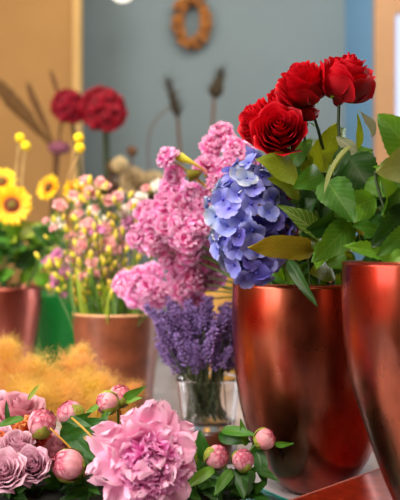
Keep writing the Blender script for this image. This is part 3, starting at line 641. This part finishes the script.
# ------------------------------------------------------------------ sunflowers, yellow balls, foliage at left
def sunflower_mesh(seed):
    q = random.Random(seed); mb = MB()
    for row, n in ((0, 17), (1, 15)):
        for i in range(n): petal(mb, TM(i * 2 * pi / n + row * .2 + q.uniform(-.08, .08), .15 + .25 * row + q.uniform(-.1, .1), .017, -.002 + row * .002), .036 * q.uniform(.88, 1.1), .017, q.uniform(-.5, .3), .3, .1, 3, q.random() * 6, tip=.5, nu=4, nv=6)
    return mb.data('ray_petals', 'sun')
sfm = [sunflower_mesh(s) for s in (1, 2)]
mb = MB(); mb.lathe([(0, .0085), (.009, .008), (.0092, .0072)], 28, 1); mb.lathe([(.0092, .0072), (.016, .006), (.0215, .001), (.022, -.004), (0, -.005)], 36, 0); dk = mb.data('seed_disk', ['disk', 'disk_eye'])
lf = Vector((P(-2, 0, 2.1).x, 2.1, .95))
for px, py, Y, sc_, fc, lab in ((12, 205, 2.0, .98, (.15, -.95, .12), 'sunflower facing the viewer above the left copper vase, nearest of the sunflowers'), (1, 182, 2.1, .85, (.1, -.75, .6), 'sunflower cut by the left edge behind the open one'),
                                (49, 188, 2.1, .7, (-.5, -.75, .3), 'sunflower half hidden at the left end of the salmon sprays'), (77, 192, 1.95, .7, (.3, -.7, .5), 'sunflower mostly buried in the pink and yellow spray')):
    t = flower('sunflower', lab, 'sunflower', P(px, py, Y), fc, lf + Vector((rn.uniform(-.03, .06), rn.uniform(-.03, .03), 0)), sfm[px % 2], sc_, None, dk, 'stem', .004, bname='ray_petals', psep='seed_disk', back=.004)
    mb = MB()
    hd = P(px, py, Y) - t.location
    for k in range(3):
        a = k * 2.1 + px; b = hd * .72; e = b + Vector((cos(a) * .07, -abs(sin(a)) * .05, rn.uniform(-.02, .04))); mb = MB(); leaf_mesh(mb, b, e, .045, roll=rn.uniform(-.4, .4)); link('leaf', mb.data('leaf', rn.choice(['leaf', 'leaf_d'])), t)
for px, py, Y, bx, lab in ((20, 138, 2.0, 17, 'yellow ball flower, upper of the pair at the far left'), (26, 146, 2.0, 22, 'yellow ball flower, lower of the pair at the far left'),
                            (79, 138, 1.9, 48, 'yellow ball flower on a leaning stalk, upper of the pair by the crimson bloom'), (80, 148, 1.9, 52, 'yellow ball flower on a leaning stalk, lower of the pair near the crimson blooms')):
    hd = P(px, py, Y); ft = P(bx if px > 50 else bx - 6, 295, 2.08)
    t = thing('billy_button', ft, lab, 'flower'); mb = MB(); mb.ell((0, 0, 0), (.0125, .0125, .0125), nu=18, nv=12)
    for i, v in enumerate(mb.v): mb.v[i] = v * (1 + .06 * noise.noise(v * 400))
    link('flower_ball', mb.data('flower_ball', 'ball'), t, hd - ft)
    stem_obj(t, bez(ft, ft.lerp(hd, .3) + Vector((0, 0, .05)), ft.lerp(hd, .7) + Vector((-.01, 0, 0)), hd, 10), .0022, 'stem_pale')
for i in range(9):
    px = (0, 14, 30, 44, 56, 8, 24, 66, 52)[i]; inb = i in (3, 4, 7, 8)
    ft = (lf + Vector((rn.uniform(-.05, .07), rn.uniform(-.05, .05), 0))) if not inb else Vector((P(64, 0, 2.35).x + rn.uniform(-.04, .04), 2.35, .95))
    hd = P(px, rn.uniform(225, 245), 2.05 if not inb else 2.3)
    t = thing('foliage_stem', ft, 'broad-leaved green stem in the ' + ('green bucket' if inb else 'left copper vase under the sunflowers'), 'foliage', 'foliage in the ' + ('green bucket' if inb else 'left copper vase'))
    pts = bez(ft, ft + Vector((0, 0, .1)), hd - Vector((0, 0, .06)), hd, 10); stem_obj(t, pts, .0025, 'stem')
    for k in range(8):
        p = pts[3 + k] if k < 7 else pts[10]; a = rn.uniform(0, 6.3); L = rn.uniform(.06, .10); dv = Vector((cos(a), sin(a) * .5 - .3, rn.uniform(-.3, .7))).normalized()
        mb = MB(); leaf_mesh(mb, p - ft, p - ft + dv * L, L * .45, roll=rn.uniform(-.7, .7), ph=k)
        link('leaf', mb.data('leaf', rn.choice(['leaf_l', 'leaf_y', 'leaf_l'] if inb else ['leaf', 'leaf_l', 'leaf_y', 'leaf_d'])), t)

# ------------------------------------------------------------------ smoke bush
def plume(seed, r=.044, n=4200, m='smoke'):
    q = random.Random(seed); mb = MB()
    brs = []
    for k in range(16):
        d_ = Vector((q.gauss(0, 1), q.gauss(0, 1), q.gauss(0, 1) + .4)).normalized() * r * q.uniform(.5, .9); brs.append(d_)
        mb.tube([(0, 0, 0), d_ * .5 + Vector((0, 0, .002)), d_], .0006, 4)
    for i in range(n):
        b = q.choice(brs) * q.uniform(.2, 1.) + Vector((q.gauss(0, 1), q.gauss(0, 1), q.gauss(0, 1))) * r * .2
        d_ = Vector((q.gauss(0, 1), q.gauss(0, 1), q.gauss(0, 1))).normalized() * r * q.uniform(.22, .55) + b * .18
        c = Vector((q.gauss(0, 1), q.gauss(0, 1), q.gauss(0, 1))) * r * .04; s = d_.cross(Vector((q.random(), q.random(), q.random()))).normalized() * .00021
        i0 = len(mb.v); mb.v += [b - s, b + s, b + d_ * .5 + c + s, b + d_ * .5 + c - s, b + d_]
        mb.f += [(i0, i0 + 1, i0 + 2, i0 + 3), (i0 + 3, i0 + 2, i0 + 4)]; mb.uv += [((0, 0),) * 4, ((0, 0),) * 3]; mb.mi += [0, 0]
    for i in range(22):
        b = q.choice(brs) * q.uniform(.5, 1.1); mb.ell(b, (.0011, .0011, .0011), nu=5, nv=3)
    return mb.data('plume', m)
pl = [plume(1), plume(2, m='smoke_b'), plume(3)]
for i, (px, py, Y, s) in enumerate(((2, 350, 1.42, 1.0), (14, 368, 1.38, 1.1), (34, 370, 1.40, 1.1), (52, 378, 1.38, 1.0), (76, 358, 1.42, .95), (84, 382, 1.38, 1.0), (104, 380, 1.40, .9), (124, 388, 1.38, .8), (66, 394, 1.34, 1.0), (22, 390, 1.34, 1.1), (-2, 385, 1.34, 1.1),
                                    (44, 398, 1.32, 1.0), (96, 400, 1.34, .9), (112, 402, 1.36, .7), (82, 346, 1.46, .55), (6, 340, 1.46, .6), (136, 380, 1.40, .45))):
    ft = P(px * .6 + 15, 440, 1.25); ft.z = .91; hd = P(px, py + 9, Y)
    t = thing('smoke_bush_plume', ft, 'feathery golden orange smoke bush plume behind the mauve roses and buds', 'dried plume', 'smoke bush plumes')
    stem_obj(t, bez(ft, ft + Vector((0, 0, .04)), hd - Vector((0, 0, .03)), hd, 8), .0013, 'stem_y', 5)
    link('plume', pl[i % 3], t, hd - ft, Quaternion((0, 0, 1), R() * 6), s * .9)

# ------------------------------------------------------------------ front bouquet
def peony_mesh(part, seed=4):
    q = random.Random(seed); mb = MB()
    if part == 'out':
        for row, n, el, L in ((0, 9, .0, .080), (1, 10, .28, .078), (2, 10, .5, .070), (3, 9, .75, .062)):
            for i in range(n): petal(mb, TM(i * 2 * pi / n + row * .4 + q.uniform(-.2, .2), el + q.uniform(-.16, .16), .004, row * .003 - .012), L * q.uniform(.82, 1.12), .050 * q.uniform(.7, 1.15), q.uniform(-.3, .6), q.uniform(.0, .4), .4, 5, q.random() * 6, notch=q.uniform(-.1, .22), tip=.68, nu=14, nv=9, fringe=.07)
        return mb.data('guard_petals', 'peony_out')
    for i in range(150):
        t = (i + .5) / 150; el = 1.5 - 1.15 * t ** .7; az = i * 2.399 + q.uniform(-.3, .3)
        L = .056 * q.uniform(.85, 1.12) * (1 - .06 * t); W = q.uniform(.014, .030)
        petal(mb, TM(az, el, .002 + .004 * t, -.006, q.uniform(-.5, .5)), L, W, q.uniform(-.9, .9), q.uniform(.1, .8), q.uniform(.3, .7), q.uniform(3, 6), q.random() * 6, notch=q.uniform(0, .25), tip=.7, nu=7, nv=8, fringe=.08)
    return mb.data('inner_petals', 'peony_in')
pc = P(145, 455, 1.03); pf = Vector((pc.x, 1.12, .90))
t = thing('pink_peony', pf, 'huge fully open pink peony at the bottom centre of the front bouquet', 'peony'); q = face_q((.0, -.88, .42), .4)
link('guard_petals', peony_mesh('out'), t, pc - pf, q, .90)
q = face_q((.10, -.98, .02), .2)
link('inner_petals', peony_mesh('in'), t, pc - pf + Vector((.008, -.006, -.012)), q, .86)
stem_obj(t, [pf, pf.lerp(pc, .5), pc], .003, 'stem')
# mauve roses
mr_ = [rose_mesh('rose_bloom', 'mauve', .038, .062, .45, 7, s, .34) for s in (41, 42)]; mrb = rose_mesh('rose_bloom', 'mauve_b', .042, .058, .6, 7, 43, .4)
for px, py, Y, s, fc, me, lab in ((4, 472, 1.05, .66, (.05, -.8, .6), mr_[0], 'open mauve rose cut by the left edge at the bottom'), (33, 466, 1.07, .60, (-.05, -.85, .5), mr_[1], 'open mauve rose right of the one cut by the left edge'),
                                  (17, 446, 1.11, .58, (.1, -.45, .9), mr_[1], 'half-open mauve rose behind and between the two front ones'), (-3, 440, 1.15, .6, (0, -.4, .9), mr_[0], 'mauve rose seen only partly at the left edge above the front rose'),
                                  (18, 412, 1.22, .85, (.1, -.35, .9), mrb, 'large dusky pink rose at the back, against the smoke bush'), (-4, 408, 1.24, .7, (0, -.4, .9), mr_[0], 'pale mauve rose at the left edge against the smoke bush'), (56, 452, 1.14, .62, (0, -.4, .9), mrb, 'dusky rose between the mauve roses and the low bud'), (46, 442, 1.17, .5, (.1, -.5, .85), mrb, 'small dusky rose above the right-hand mauve rose')):
    ft = P(px, 480, Y + .06); ft.z = .90
    flower('mauve_rose', lab, 'rose', P(px, py, Y), fc, ft, me, s, None, rsep, 'stem', .002, pull=.2)
# orange blossoms
om = [ruffle_mesh('bloom', 'orange', .019, 14, 71, wid=1.2, fringe=0), ruffle_mesh('bloom', 'coral', .012, 12, 72, wid=1.2, fringe=0)]
for px, py, Y, k, s, lab in ((27, 428, 1.17, 0, 1.1, 'pale orange bloom between the dusky rose and the peony buds'), (14, 433, 1.18, 0, .8, 'small pale orange bloom by the thin green leaf at left'), (40, 441, 1.13, 1, .9, 'coral red floret just above the mauve rose'), (46, 437, 1.15, 1, .7, 'tiny coral floret beside the larger coral one'), (-1, 437, 1.13, 0, .6, 'cream orange bloom at the left edge')):
    flower('orange_bloom', lab, 'flower', P(px, py, Y), (.1, -.8, .6), P(px, 470, Y + .05) * 1, om[k], s, None, None, 'stem', .0013)
# peony buds
def bud_mesh(seed):
    q = random.Random(seed); mb = MB(); Rr = .0225
    mb.ell((0, 0, 0), (Rr * .96,) * 3, nu=20, nv=14)
    for i in range(13):
        t = i / 12; a0 = i * 2.4 + q.uniform(-.3, .3); span = q.uniform(1.5, 2.2) * (1 - .35 * (1 - t)); topa = .12 + .55 * t + q.uniform(-.1, .1); k = 1.0 + .10 * t; tl = q.uniform(-.25, .25)
        def fn(u, v, a0=a0, span=span, topa=topa, k=k, tl=tl):
            uu = u * 2 - 1; pa = pi * .98 - (pi * .98 - topa - .5 * uu * uu) * v; a = a0 + uu * span / 2 * sin(min(1, .15 + v * 1.3) * pi / 2) + tl * v
            r = Rr * k * (1 + .05 * v * v * abs(uu)) + .0008 * sin(uu * 9) * v
            return Vector((r * sin(pa) * cos(a), r * sin(pa) * sin(a), r * 1.03 * cos(pa)))
        mb.grid(fn, 10, 10)
    return mb.data('bud_petals', 'bud')
bm_ = [bud_mesh(s) for s in (51, 52, 53)]; bsep = MB()
for i in range(5): petal(bsep, TM(i * 2 * pi / 5, .0, .002, -.0275), (.060 if i % 2 else .042), .030, 2.3, .35, .05, 3, i, tip=.4, nu=4, nv=6)
bsep = bsep.data('sepals', 'sepal')
buds = []
for px, py, Y, s, fc, lab in ((42, 423, 1.12, .80, (.35, -.45, .7), 'round pink peony bud left of centre, beside the orange bloom'), (70, 414, 1.16, .76, (-.55, -.25, .7), 'pink peony bud with yellow-green sepals in front of the smoke bush'), (68, 465, 1.08, .86, (-.7, -.5, .25), 'pink peony bud low down between mauve roses and big peony'),
                              (107, 403, 1.16, .66, (-.75, -.35, .1), 'pink peony bud, left one of the touching pair above the big peony'), (120, 396, 1.18, .66, (.2, -.45, .75), 'pink peony bud, right one of the touching pair above the big peony'),
                              (217, 457, 1.10, .66, (.6, -.55, .45), 'round pink peony bud nearest the big peony on its right'), (243, 460, 1.09, .60, (.25, -.6, .7), 'round pink peony bud in the middle of the three right-hand ones'), (265, 439, 1.12, .60, (.85, -.1, .5), 'pink peony bud with a long green leaf, in front of the copper vase')):
    hd = P(px, py, Y); ft = P(130 + (px - 130) * .75, 500, Y + .05); ft.z = .90
    b = flower('peony_bud', lab, 'peony bud', hd, fc, ft, bm_[len(buds) % 3], s, None, bsep, 'stem_y' if px in (70, 107, 42) else 'stem', .0022, bname='bud_petals', psep='sepals', pull=.1, back=.012); buds.append(b)
b0, b1, b2, b3, b4, b5, b6, b7 = buds
PL = dict(serr=0., blunt=.35)
leaf(b1, (60, 436), (98, 428), 13, 'pleaf', 1.12, 1.1, roll=.3, **PL); leaf(b1, (62, 420), (104, 438), 15, 'pleaf', 1.15, 1.10, roll=-.2, **PL); leaf(b1, (66, 424), (92, 412), 9, 'pleaf', 1.15, 1.13, roll=.4, **PL)
leaf(b2, (62, 425), (98, 462), 18, 'pleaf', 1.14, 1.08, roll=.2, **PL); leaf(b2, (80, 440), (92, 476), 14, 'pleaf', 1.12, 1.08, roll=-.4, **PL)
leaf(b2, (76, 428), (106, 420), 15, 'pleaf', 1.14, 1.12, roll=.1, **PL)
leaf(b3, (100, 405), (84, 416), 6, 'leaf_l', 1.15, 1.14, roll=.3, **PL); leaf(b3, (106, 410), (104, 432), 8, 'pleaf', 1.15, 1.13, roll=.4, **PL)
leaf(b4, (124, 398), (146, 386), 9, 'leaf', 1.16, 1.14, roll=.4, **PL); leaf(b4, (126, 402), (143, 398), 6, 'leaf_l', 1.16, 1.14, roll=-.3, **PL); leaf(b4, (112, 408), (98, 424), 5, 'leaf_l', 1.15, 1.14, **PL)
leaf(b0, (24, 418), (-6, 428), 9, 'leaf', 1.10, 1.08, roll=.4, **PL); leaf(b0, (8, 424), (6, 400), 5, 'leaf_d', 1.11, 1.12, roll=.3, **PL); leaf(b0, (28, 400), (40, 384), 5, 'leaf_y', 1.2, 1.22, **PL)
stem_obj(b1, bez(P(50, 428, 1.1), P(62, 440, 1.09), P(75, 450, 1.09), P(88, 470, 1.09), 6), .0014, 'stem_y', name='stalk')
stem_obj(b1, bez(P(72, 418, 1.10), P(84, 428, 1.06), P(96, 440, 1.05), P(112, 462, 1.07), 6), .0015, 'stem_y', name='stalk')
leaf(b5, (188, 478), (192, 430), 14, 'leaf_y', 1.13, 1.12, roll=.3, **PL); leaf(b5, (206, 462), (200, 430), 16, 'pleaf', 1.16, 1.16, roll=-.3, **PL); leaf(b5, (214, 468), (184, 490), 12, 'leaf_l', 1.09, 1.06, roll=.3, **PL)
leaf(b5, (218, 436), (252, 442), 12, 'pleaf', 1.18, 1.15, roll=.2, **PL); leaf(b6, (222, 430), (258, 436), 11, 'leaf', 1.17, 1.13, roll=-.3, **PL); leaf(b6, (240, 466), (244, 500), 15, 'pleaf', 1.1, 1.07, roll=.2, **PL); leaf(b6, (232, 470), (214, 496), 12, 'leaf', 1.09, 1.06, roll=.3, **PL)
leaf(b6, (246, 446), (240, 418), 8, 'leaf', 1.15, 1.15, roll=.2, **PL); leaf(b7, (274, 444), (294, 443), 7, 'leaf', 1.1, 1.08, roll=.6, **PL); leaf(b7, (258, 450), (266, 486), 14, 'pleaf', 1.13, 1.11, roll=.2, **PL); leaf(b7, (256, 468), (280, 482), 9, 'pleaf', 1.12, 1.09, roll=-.2, **PL)
leaf(b7, (250, 470), (246, 500), 14, 'pleaf', 1.14, 1.1, roll=.2, **PL); leaf(b5, (206, 476), (222, 508), 18, 'pleaf', 1.1, 1.07, **PL); leaf(b7, (254, 460), (262, 430), 12, 'pleaf', 1.15, 1.15, **PL)
for i in range(18):                                        # leafy sprigs under the blooms
    left = i < 10; px = (rn.uniform(-5, 105) if left else rn.uniform(190, 258)); Y = rn.uniform(1.10, 1.2) if left else rn.uniform(1.08, 1.2); ft = P(px, 500, Y); ft.z = .90
    hd = P(px, rn.uniform(474, 492), Y)
    t = thing('peony_foliage', ft, 'dark green peony leaves low in the front bouquet, ' + ('left' if left else 'right') + ' of the big peony', 'foliage', 'low peony foliage ' + ('left' if left else 'right') + ' of the big peony')
    stem_obj(t, [ft, ft.lerp(hd, .5), hd], .0015, 'stem_d', 5)
    for k in range(7):
        a = rn.uniform(0, 6.3); L = rn.uniform(.03, .055); dv = Vector((cos(a), -.4 + .6 * sin(a), rn.uniform(-.3, .6))).normalized(); b = (hd - ft) * rn.uniform(.4, 1)
        mb = MB(); leaf_mesh(mb, b, b + dv * L, L * .35, roll=rn.uniform(-.6, .6), serr=0, ph=k); link('leaf', mb.data('leaf', rn.choice(['pleaf', 'leaf_d', 'pleaf'])), t)

# ------------------------------------------------------------------ background: crimson blooms, dried things, wreath
cr = [ruffle_mesh('bloom', 'crimson', .05, 22, s, wid=1.1, fringe=0) for s in (81, 82)]
mb = MB(); q = random.Random(9)
mb.ell((0, 0, 0), (.042, .042, .042), nu=14, nv=10)
for k in range(30):
    z = 1 - 2 * (k + .5) / 30; a = k * 2.4; r = sqrt(1 - z * z); c = Vector((r * cos(a), r * sin(a), z)) * q.uniform(.038, .058)
    for j in range(5): petal(mb, Matrix.Translation(c) @ face_q(c).to_matrix().to_4x4() @ TM(j * 1.256, .5), .030, .026, -.5, .2, .2, 3, j, tip=.6, nu=4, nv=4)
crm = mb.data('flower_cluster', 'crimson')
bkt = Vector((BK[0][0], BK[0][1], .95)); bkg = Vector((BK[2][0], BK[2][1], .95)); bkth = Vector((BK[1][0], BK[1][1], .95))
flower('crimson_bloom', 'larger crimson bloom in front of the grey-blue wall', 'flower', P(104, 110, 2.8), (0, -.8, .5), bkt + Vector((0, 0, 0)), crm, 1.25, None, None, 'stem_d', .012, bname='flower_cluster')
flower('crimson_bloom', 'smaller crimson bloom in front of the tan wall edge', 'flower', P(70, 107, 2.85), (0, -.8, .5), bkt + Vector((-.06, 0, 0)), crm, .98, None, None, 'stem_d', .007, bname='flower_cluster')
def ballhead(name, lab, cat, px, py, Y, rx, rz, m, ft, sm_='stem_r', sr=.004):
    hd = P(px, py, Y); t = thing(name, ft, lab, cat); mb = MB(); mb.ell((0, 0, 0), (rx, rx, rz), nu=20, nv=14)
    for i, v in enumerate(mb.v): mb.v[i] = v * (1 + .22 * noise.noise(v * 60 + Vector((px, 0, 0))))
    link('seed_head', mb.data('seed_head', m), t, hd - ft); stem_obj(t, bez(ft, ft + Vector((0, 0, .15)), hd - Vector((0, 0, .1)), hd, 10), sr, sm_)
ballhead('dried_flower', 'flattened dusky pink flower head left of the yellow balls', 'flower', 59, 148, 2.85, .038, .024, 'dusky', bkg)
ballhead('dried_flower', 'small cream round flower head below the larger crimson bloom', 'flower', 120, 165, 2.5, .026, .028, 'cream', bkt)
ballhead('dried_flower', 'small brown seed ball between crimson bloom and thistle', 'flower', 132, 151, 2.85, .02, .02, 'brownfl', bkt + Vector((.03, 0, 0)))
ballhead('dried_flower', 'second brown seed ball below the first, under the crimson blooms', 'flower', 114, 168, 2.9, .035, .03, 'brownfl', bkt)
for px, py, k, lab in ((132, 180, 'cream', 'cream dried cluster left of the white spray blossom'), (152, 184, 'cream', 'cream dried cluster behind the topmost white spray blossom'), (104, 190, 'brownfl', 'brown dried cluster behind the pink and yellow sprays'), (146, 196, 'brownfl', 'brown dried cluster behind the pink carnations'), (166, 334, 'cream', 'cream dried flower lying low between brown pot and lavender')):
    low_ = py > 300; Y = 2.75 if not low_ else 2.2; hd = P(px, py, Y); 
    me = ruffle_mesh('flower_cluster', k, .055 if not low_ else .03, 26, px, fringe=0)
    if low_: hd.z = max(hd.z, TZ + .03)
    flower('dried_flower_cluster', lab, 'dried flower', hd, (0, -.8, .6), (bkt + Vector((.05, 0, 0))) if not low_ else Vector((hd.x + .03, Y + .25, TZ + .004)), me, 1., None, None, 'stem_pale', .003, bname='flower_cluster')
def grass(lab, a, b, w, Y=3.0):
    A_ = P(a[0], a[1], Y); B_ = P(b[0], b[1], Y - .05); ft = bkg; t = thing('dried_grass', ft, lab, 'dried grass'); mb = MB(); q = random.Random(a[0] + 50)
    mb.tube([A_.lerp(B_, i / 14) - ft + Vector((q.uniform(-1, 1), 0, q.uniform(-1, 1))) * w * .06 for i in range(15)], [w * .5 * (.35 + .9 * sin(pi * min(1, (i + 1) / 13) ** .8)) for i in range(15)], 8)
    for i in range(260):
        p = A_.lerp(B_, q.random()) - ft; d_ = ((A_ - B_).normalized() + Vector((q.gauss(0, .35), q.gauss(0, .35), q.gauss(0, .35)))) * w * 1.2; s = d_.orthogonal().normalized() * .001
        i0 = len(mb.v); mb.v += [p - s, p + s, p + d_]; mb.f.append((i0, i0 + 1, i0 + 2)); mb.uv.append(((0, 0),) * 3); mb.mi.append(0)
    link('plume', mb.data('plume', 'straw'), t); stem_obj(t, bez(ft, ft + Vector((0, 0, .1)), B_ + (B_ - A_) * .2, B_, 10), .005, 'straw')
grass('thick brown dried grass plume leaning up to the left edge', (-4, 82), (52, 146), .045); grass('thinner dried grass plume beside the thick leaning one', (28, 86), (54, 146), .022); grass('short dried grass tip rising left of the smaller crimson bloom', (51, 72), (62, 104), .013)
def thistle(lab, top_, bot, w, Y=3.0):
    A_ = P(*top_, Y); B_ = P(*bot, Y); ft = bkth; t = thing('dried_thistle', ft, lab, 'dried thistle'); mb = MB(); q = random.Random(top_[0]); Lh = (A_ - B_).length
    mb.tube([B_.lerp(A_, i / 8) - ft for i in range(9)], [w * .5 * k for k in (.3, .8, 1, 1, .9, .75, .55, .4, .1)], 10)
    for i in range(120):
        f = q.random(); p = B_.lerp(A_, f) - ft; d_ = Vector((q.gauss(0, .7), q.gauss(0, .7), 1.)).normalized() * q.uniform(.03, .08); s = d_.orthogonal().normalized() * .0024
        i0 = len(mb.v); mb.v += [p - s, p + s, p + d_]; mb.f.append((i0, i0 + 1, i0 + 2)); mb.uv.append(((0, 0),) * 3); mb.mi.append(0)
    link('thistle_head', mb.data('thistle_head', 'thistle'), t); stem_obj(t, bez(ft, ft + Vector((0, 0, .15)), B_ - Vector((0, 0, .12)), B_, 10), .006, 'brownfl')
thistle('narrow dark dried thistle, left one of the two by the wall', (168, 82), (178, 118), .030); thistle('bushy dark dried thistle, right one of the two by the wall', (221, 74), (214, 98), .055)
t = thing('dried_twig', bkth, 'thin curved dry twig arching left below the thistles', 'twig'); stem_obj(t, bez(bkth, P(150, 190, 2.9), P(128, 130, 2.9), P(170, 108, 2.95), 14), .0025, 'brownfl')
# wreath
wc = P(192, 21, WY - .04); t = thing('dried_wreath', wc, 'oval russet dried flower wreath hanging on the grey-blue wall', 'wreath'); mb = MB(); q = random.Random(2)
for i in range(230):
    a = q.uniform(0, 2 * pi); b = q.uniform(0, 2 * pi); rr_ = .024 * sqrt(q.random()); c = Vector(((.066 + rr_ * cos(b)) * cos(a), rr_ * sin(b) - .005, (.103 + rr_ * cos(b)) * sin(a)))
    mb.ell(c, (q.uniform(.009, .016), q.uniform(.007, .013), q.uniform(.009, .016)), Quaternion((q.random(), q.random(), q.random()), q.random() * 3).to_matrix(), 7, 5)
link('flower_ring', mb.data('flower_ring', 'wreath'), t)
mb = MB(); mb.tube([Vector((.066 * cos(i / 24 * 2 * pi), 0, .103 * sin(i / 24 * 2 * pi))) for i in range(25)], .02, 8); link('ring_core', mb.data('ring_core', 'brownfl'), t)
mb = MB(); mb.tube([(0, .041, .112), (0, .0, .112), (0, -.012, .118)], .003, 6); link('hook', mb.data('hook', 'black'), t)
# globe lamp peeking in at the top
lc = P(122, -12, 3.2); t = thing('globe_lamp', lc, 'round white lamp just showing at the top edge left of the wreath', 'lamp')
mb = MB(); mb.ell((0, 0, 0), (.055, .055, .055), nu=24, nv=16); link('globe', mb.data('globe', 'globe'), t)
mb = MB(); mb.tube([(0, 0, .05), (0, 0, 2.9 - lc.z)], .004, 6); link('cord', mb.data('cord', 'black'), t)

# ------------------------------------------------------------------ lights
def area(name, loc, tgt, size, power, col):
    l = bpy.data.lights.new(name, 'AREA'); l.shape = 'RECTANGLE'; l.size, l.size_y = size; l.energy = power; l.color = col
    o = bpy.data.objects.new(name, l); COL.objects.link(o); o.location = loc
    o.rotation_mode = 'QUATERNION'; o.rotation_quaternion = (Vector(loc) - Vector(tgt)).to_track_quat('Z', 'Y'); return o
area('shop_window_light', (-2.0, .6, 1.9), (0, 1.4, 1.15), (1.8, 1.6), 62, (1, .95, .9))
area('overhead_fill_light', (.1, 1.2, 2.75), (.1, 1.4, 1), (.7, .5), 18, (1, .86, .7))  # unseen fill light added from above
area('front_fill_light', (-.3, -.7, 2.7), (0, 1.4, 1), (1.2, .5), 17, (1, .82, .68))  # unseen fill, added for soft front light and highlights on the copper
area('right_window_light', (2.3, 2.9, 1.5), (-.2, 1.7, 1.1), (.9, 1.3), 24, (.9, .95, 1))
area('back_wall_fill_light', (.3, 2.7, 2.8), (.2, 3.7, 1.6), (1.2, .5), 12, (1, .92, .82))  # unseen fill light added for the back wall
def spot(name, loc, tgt, power, ang, col):
    l = bpy.data.lights.new(name, 'SPOT'); l.energy = power; l.spot_size = ang; l.spot_blend = .6; l.shadow_soft_size = .06; l.color = col
    o = bpy.data.objects.new(name, l); COL.objects.link(o); o.location = loc
    o.rotation_mode = 'QUATERNION'; o.rotation_quaternion = (Vector(loc) - Vector(tgt)).to_track_quat('Z', 'Y')
spot('flower_fill_spot', (-.9, .7, 2.7), (-.38, 1.9, 1.15), 190, .5, (1, .93, .84))  # this and the following spots are unseen, added to brighten the flowers
spot('flower_fill_spot', (-.5, .5, 2.7), (-.02, 1.4, 1.2), 60, .40, (1, .94, .88))
spot('flower_fill_spot', (-.5, -.3, 2.7), (-.1, 1.08, .98), 70, .35, (1, .92, .88))
spot('flower_fill_spot', (.5, 2.3, 2.7), (.2, 1.15, 1.25), 40, .35, (1, .95, .85))
w = bpy.data.worlds.new('shop_ambient'); SC.world = w; w.use_nodes = True
bg = w.node_tree.nodes['Background']; bg.inputs[0].default_value = (1, .62, .42, 1); bg.inputs[1].default_value = .1

# ------------------------------------------------------------------ camera
c = bpy.data.cameras.new('camera'); co = bpy.data.objects.new('camera', c); COL.objects.link(co)
co.location = (0, 0, ZC); co.rotation_euler = (pi / 2, 0, 0)
c.sensor_width = 36; c.lens = 57.6; c.clip_start = .05
c.dof.use_dof = True; c.dof.focus_distance = 1.12; c.dof.aperture_fstop = 3.5
SC.camera = co
vs = SC.view_settings; SC.display_settings.display_device = 'sRGB'
vs.view_transform = 'Standard'; vs.look = 'None'; vs.gamma = 1; vs.use_curve_mapping = False; vs.exposure = .22
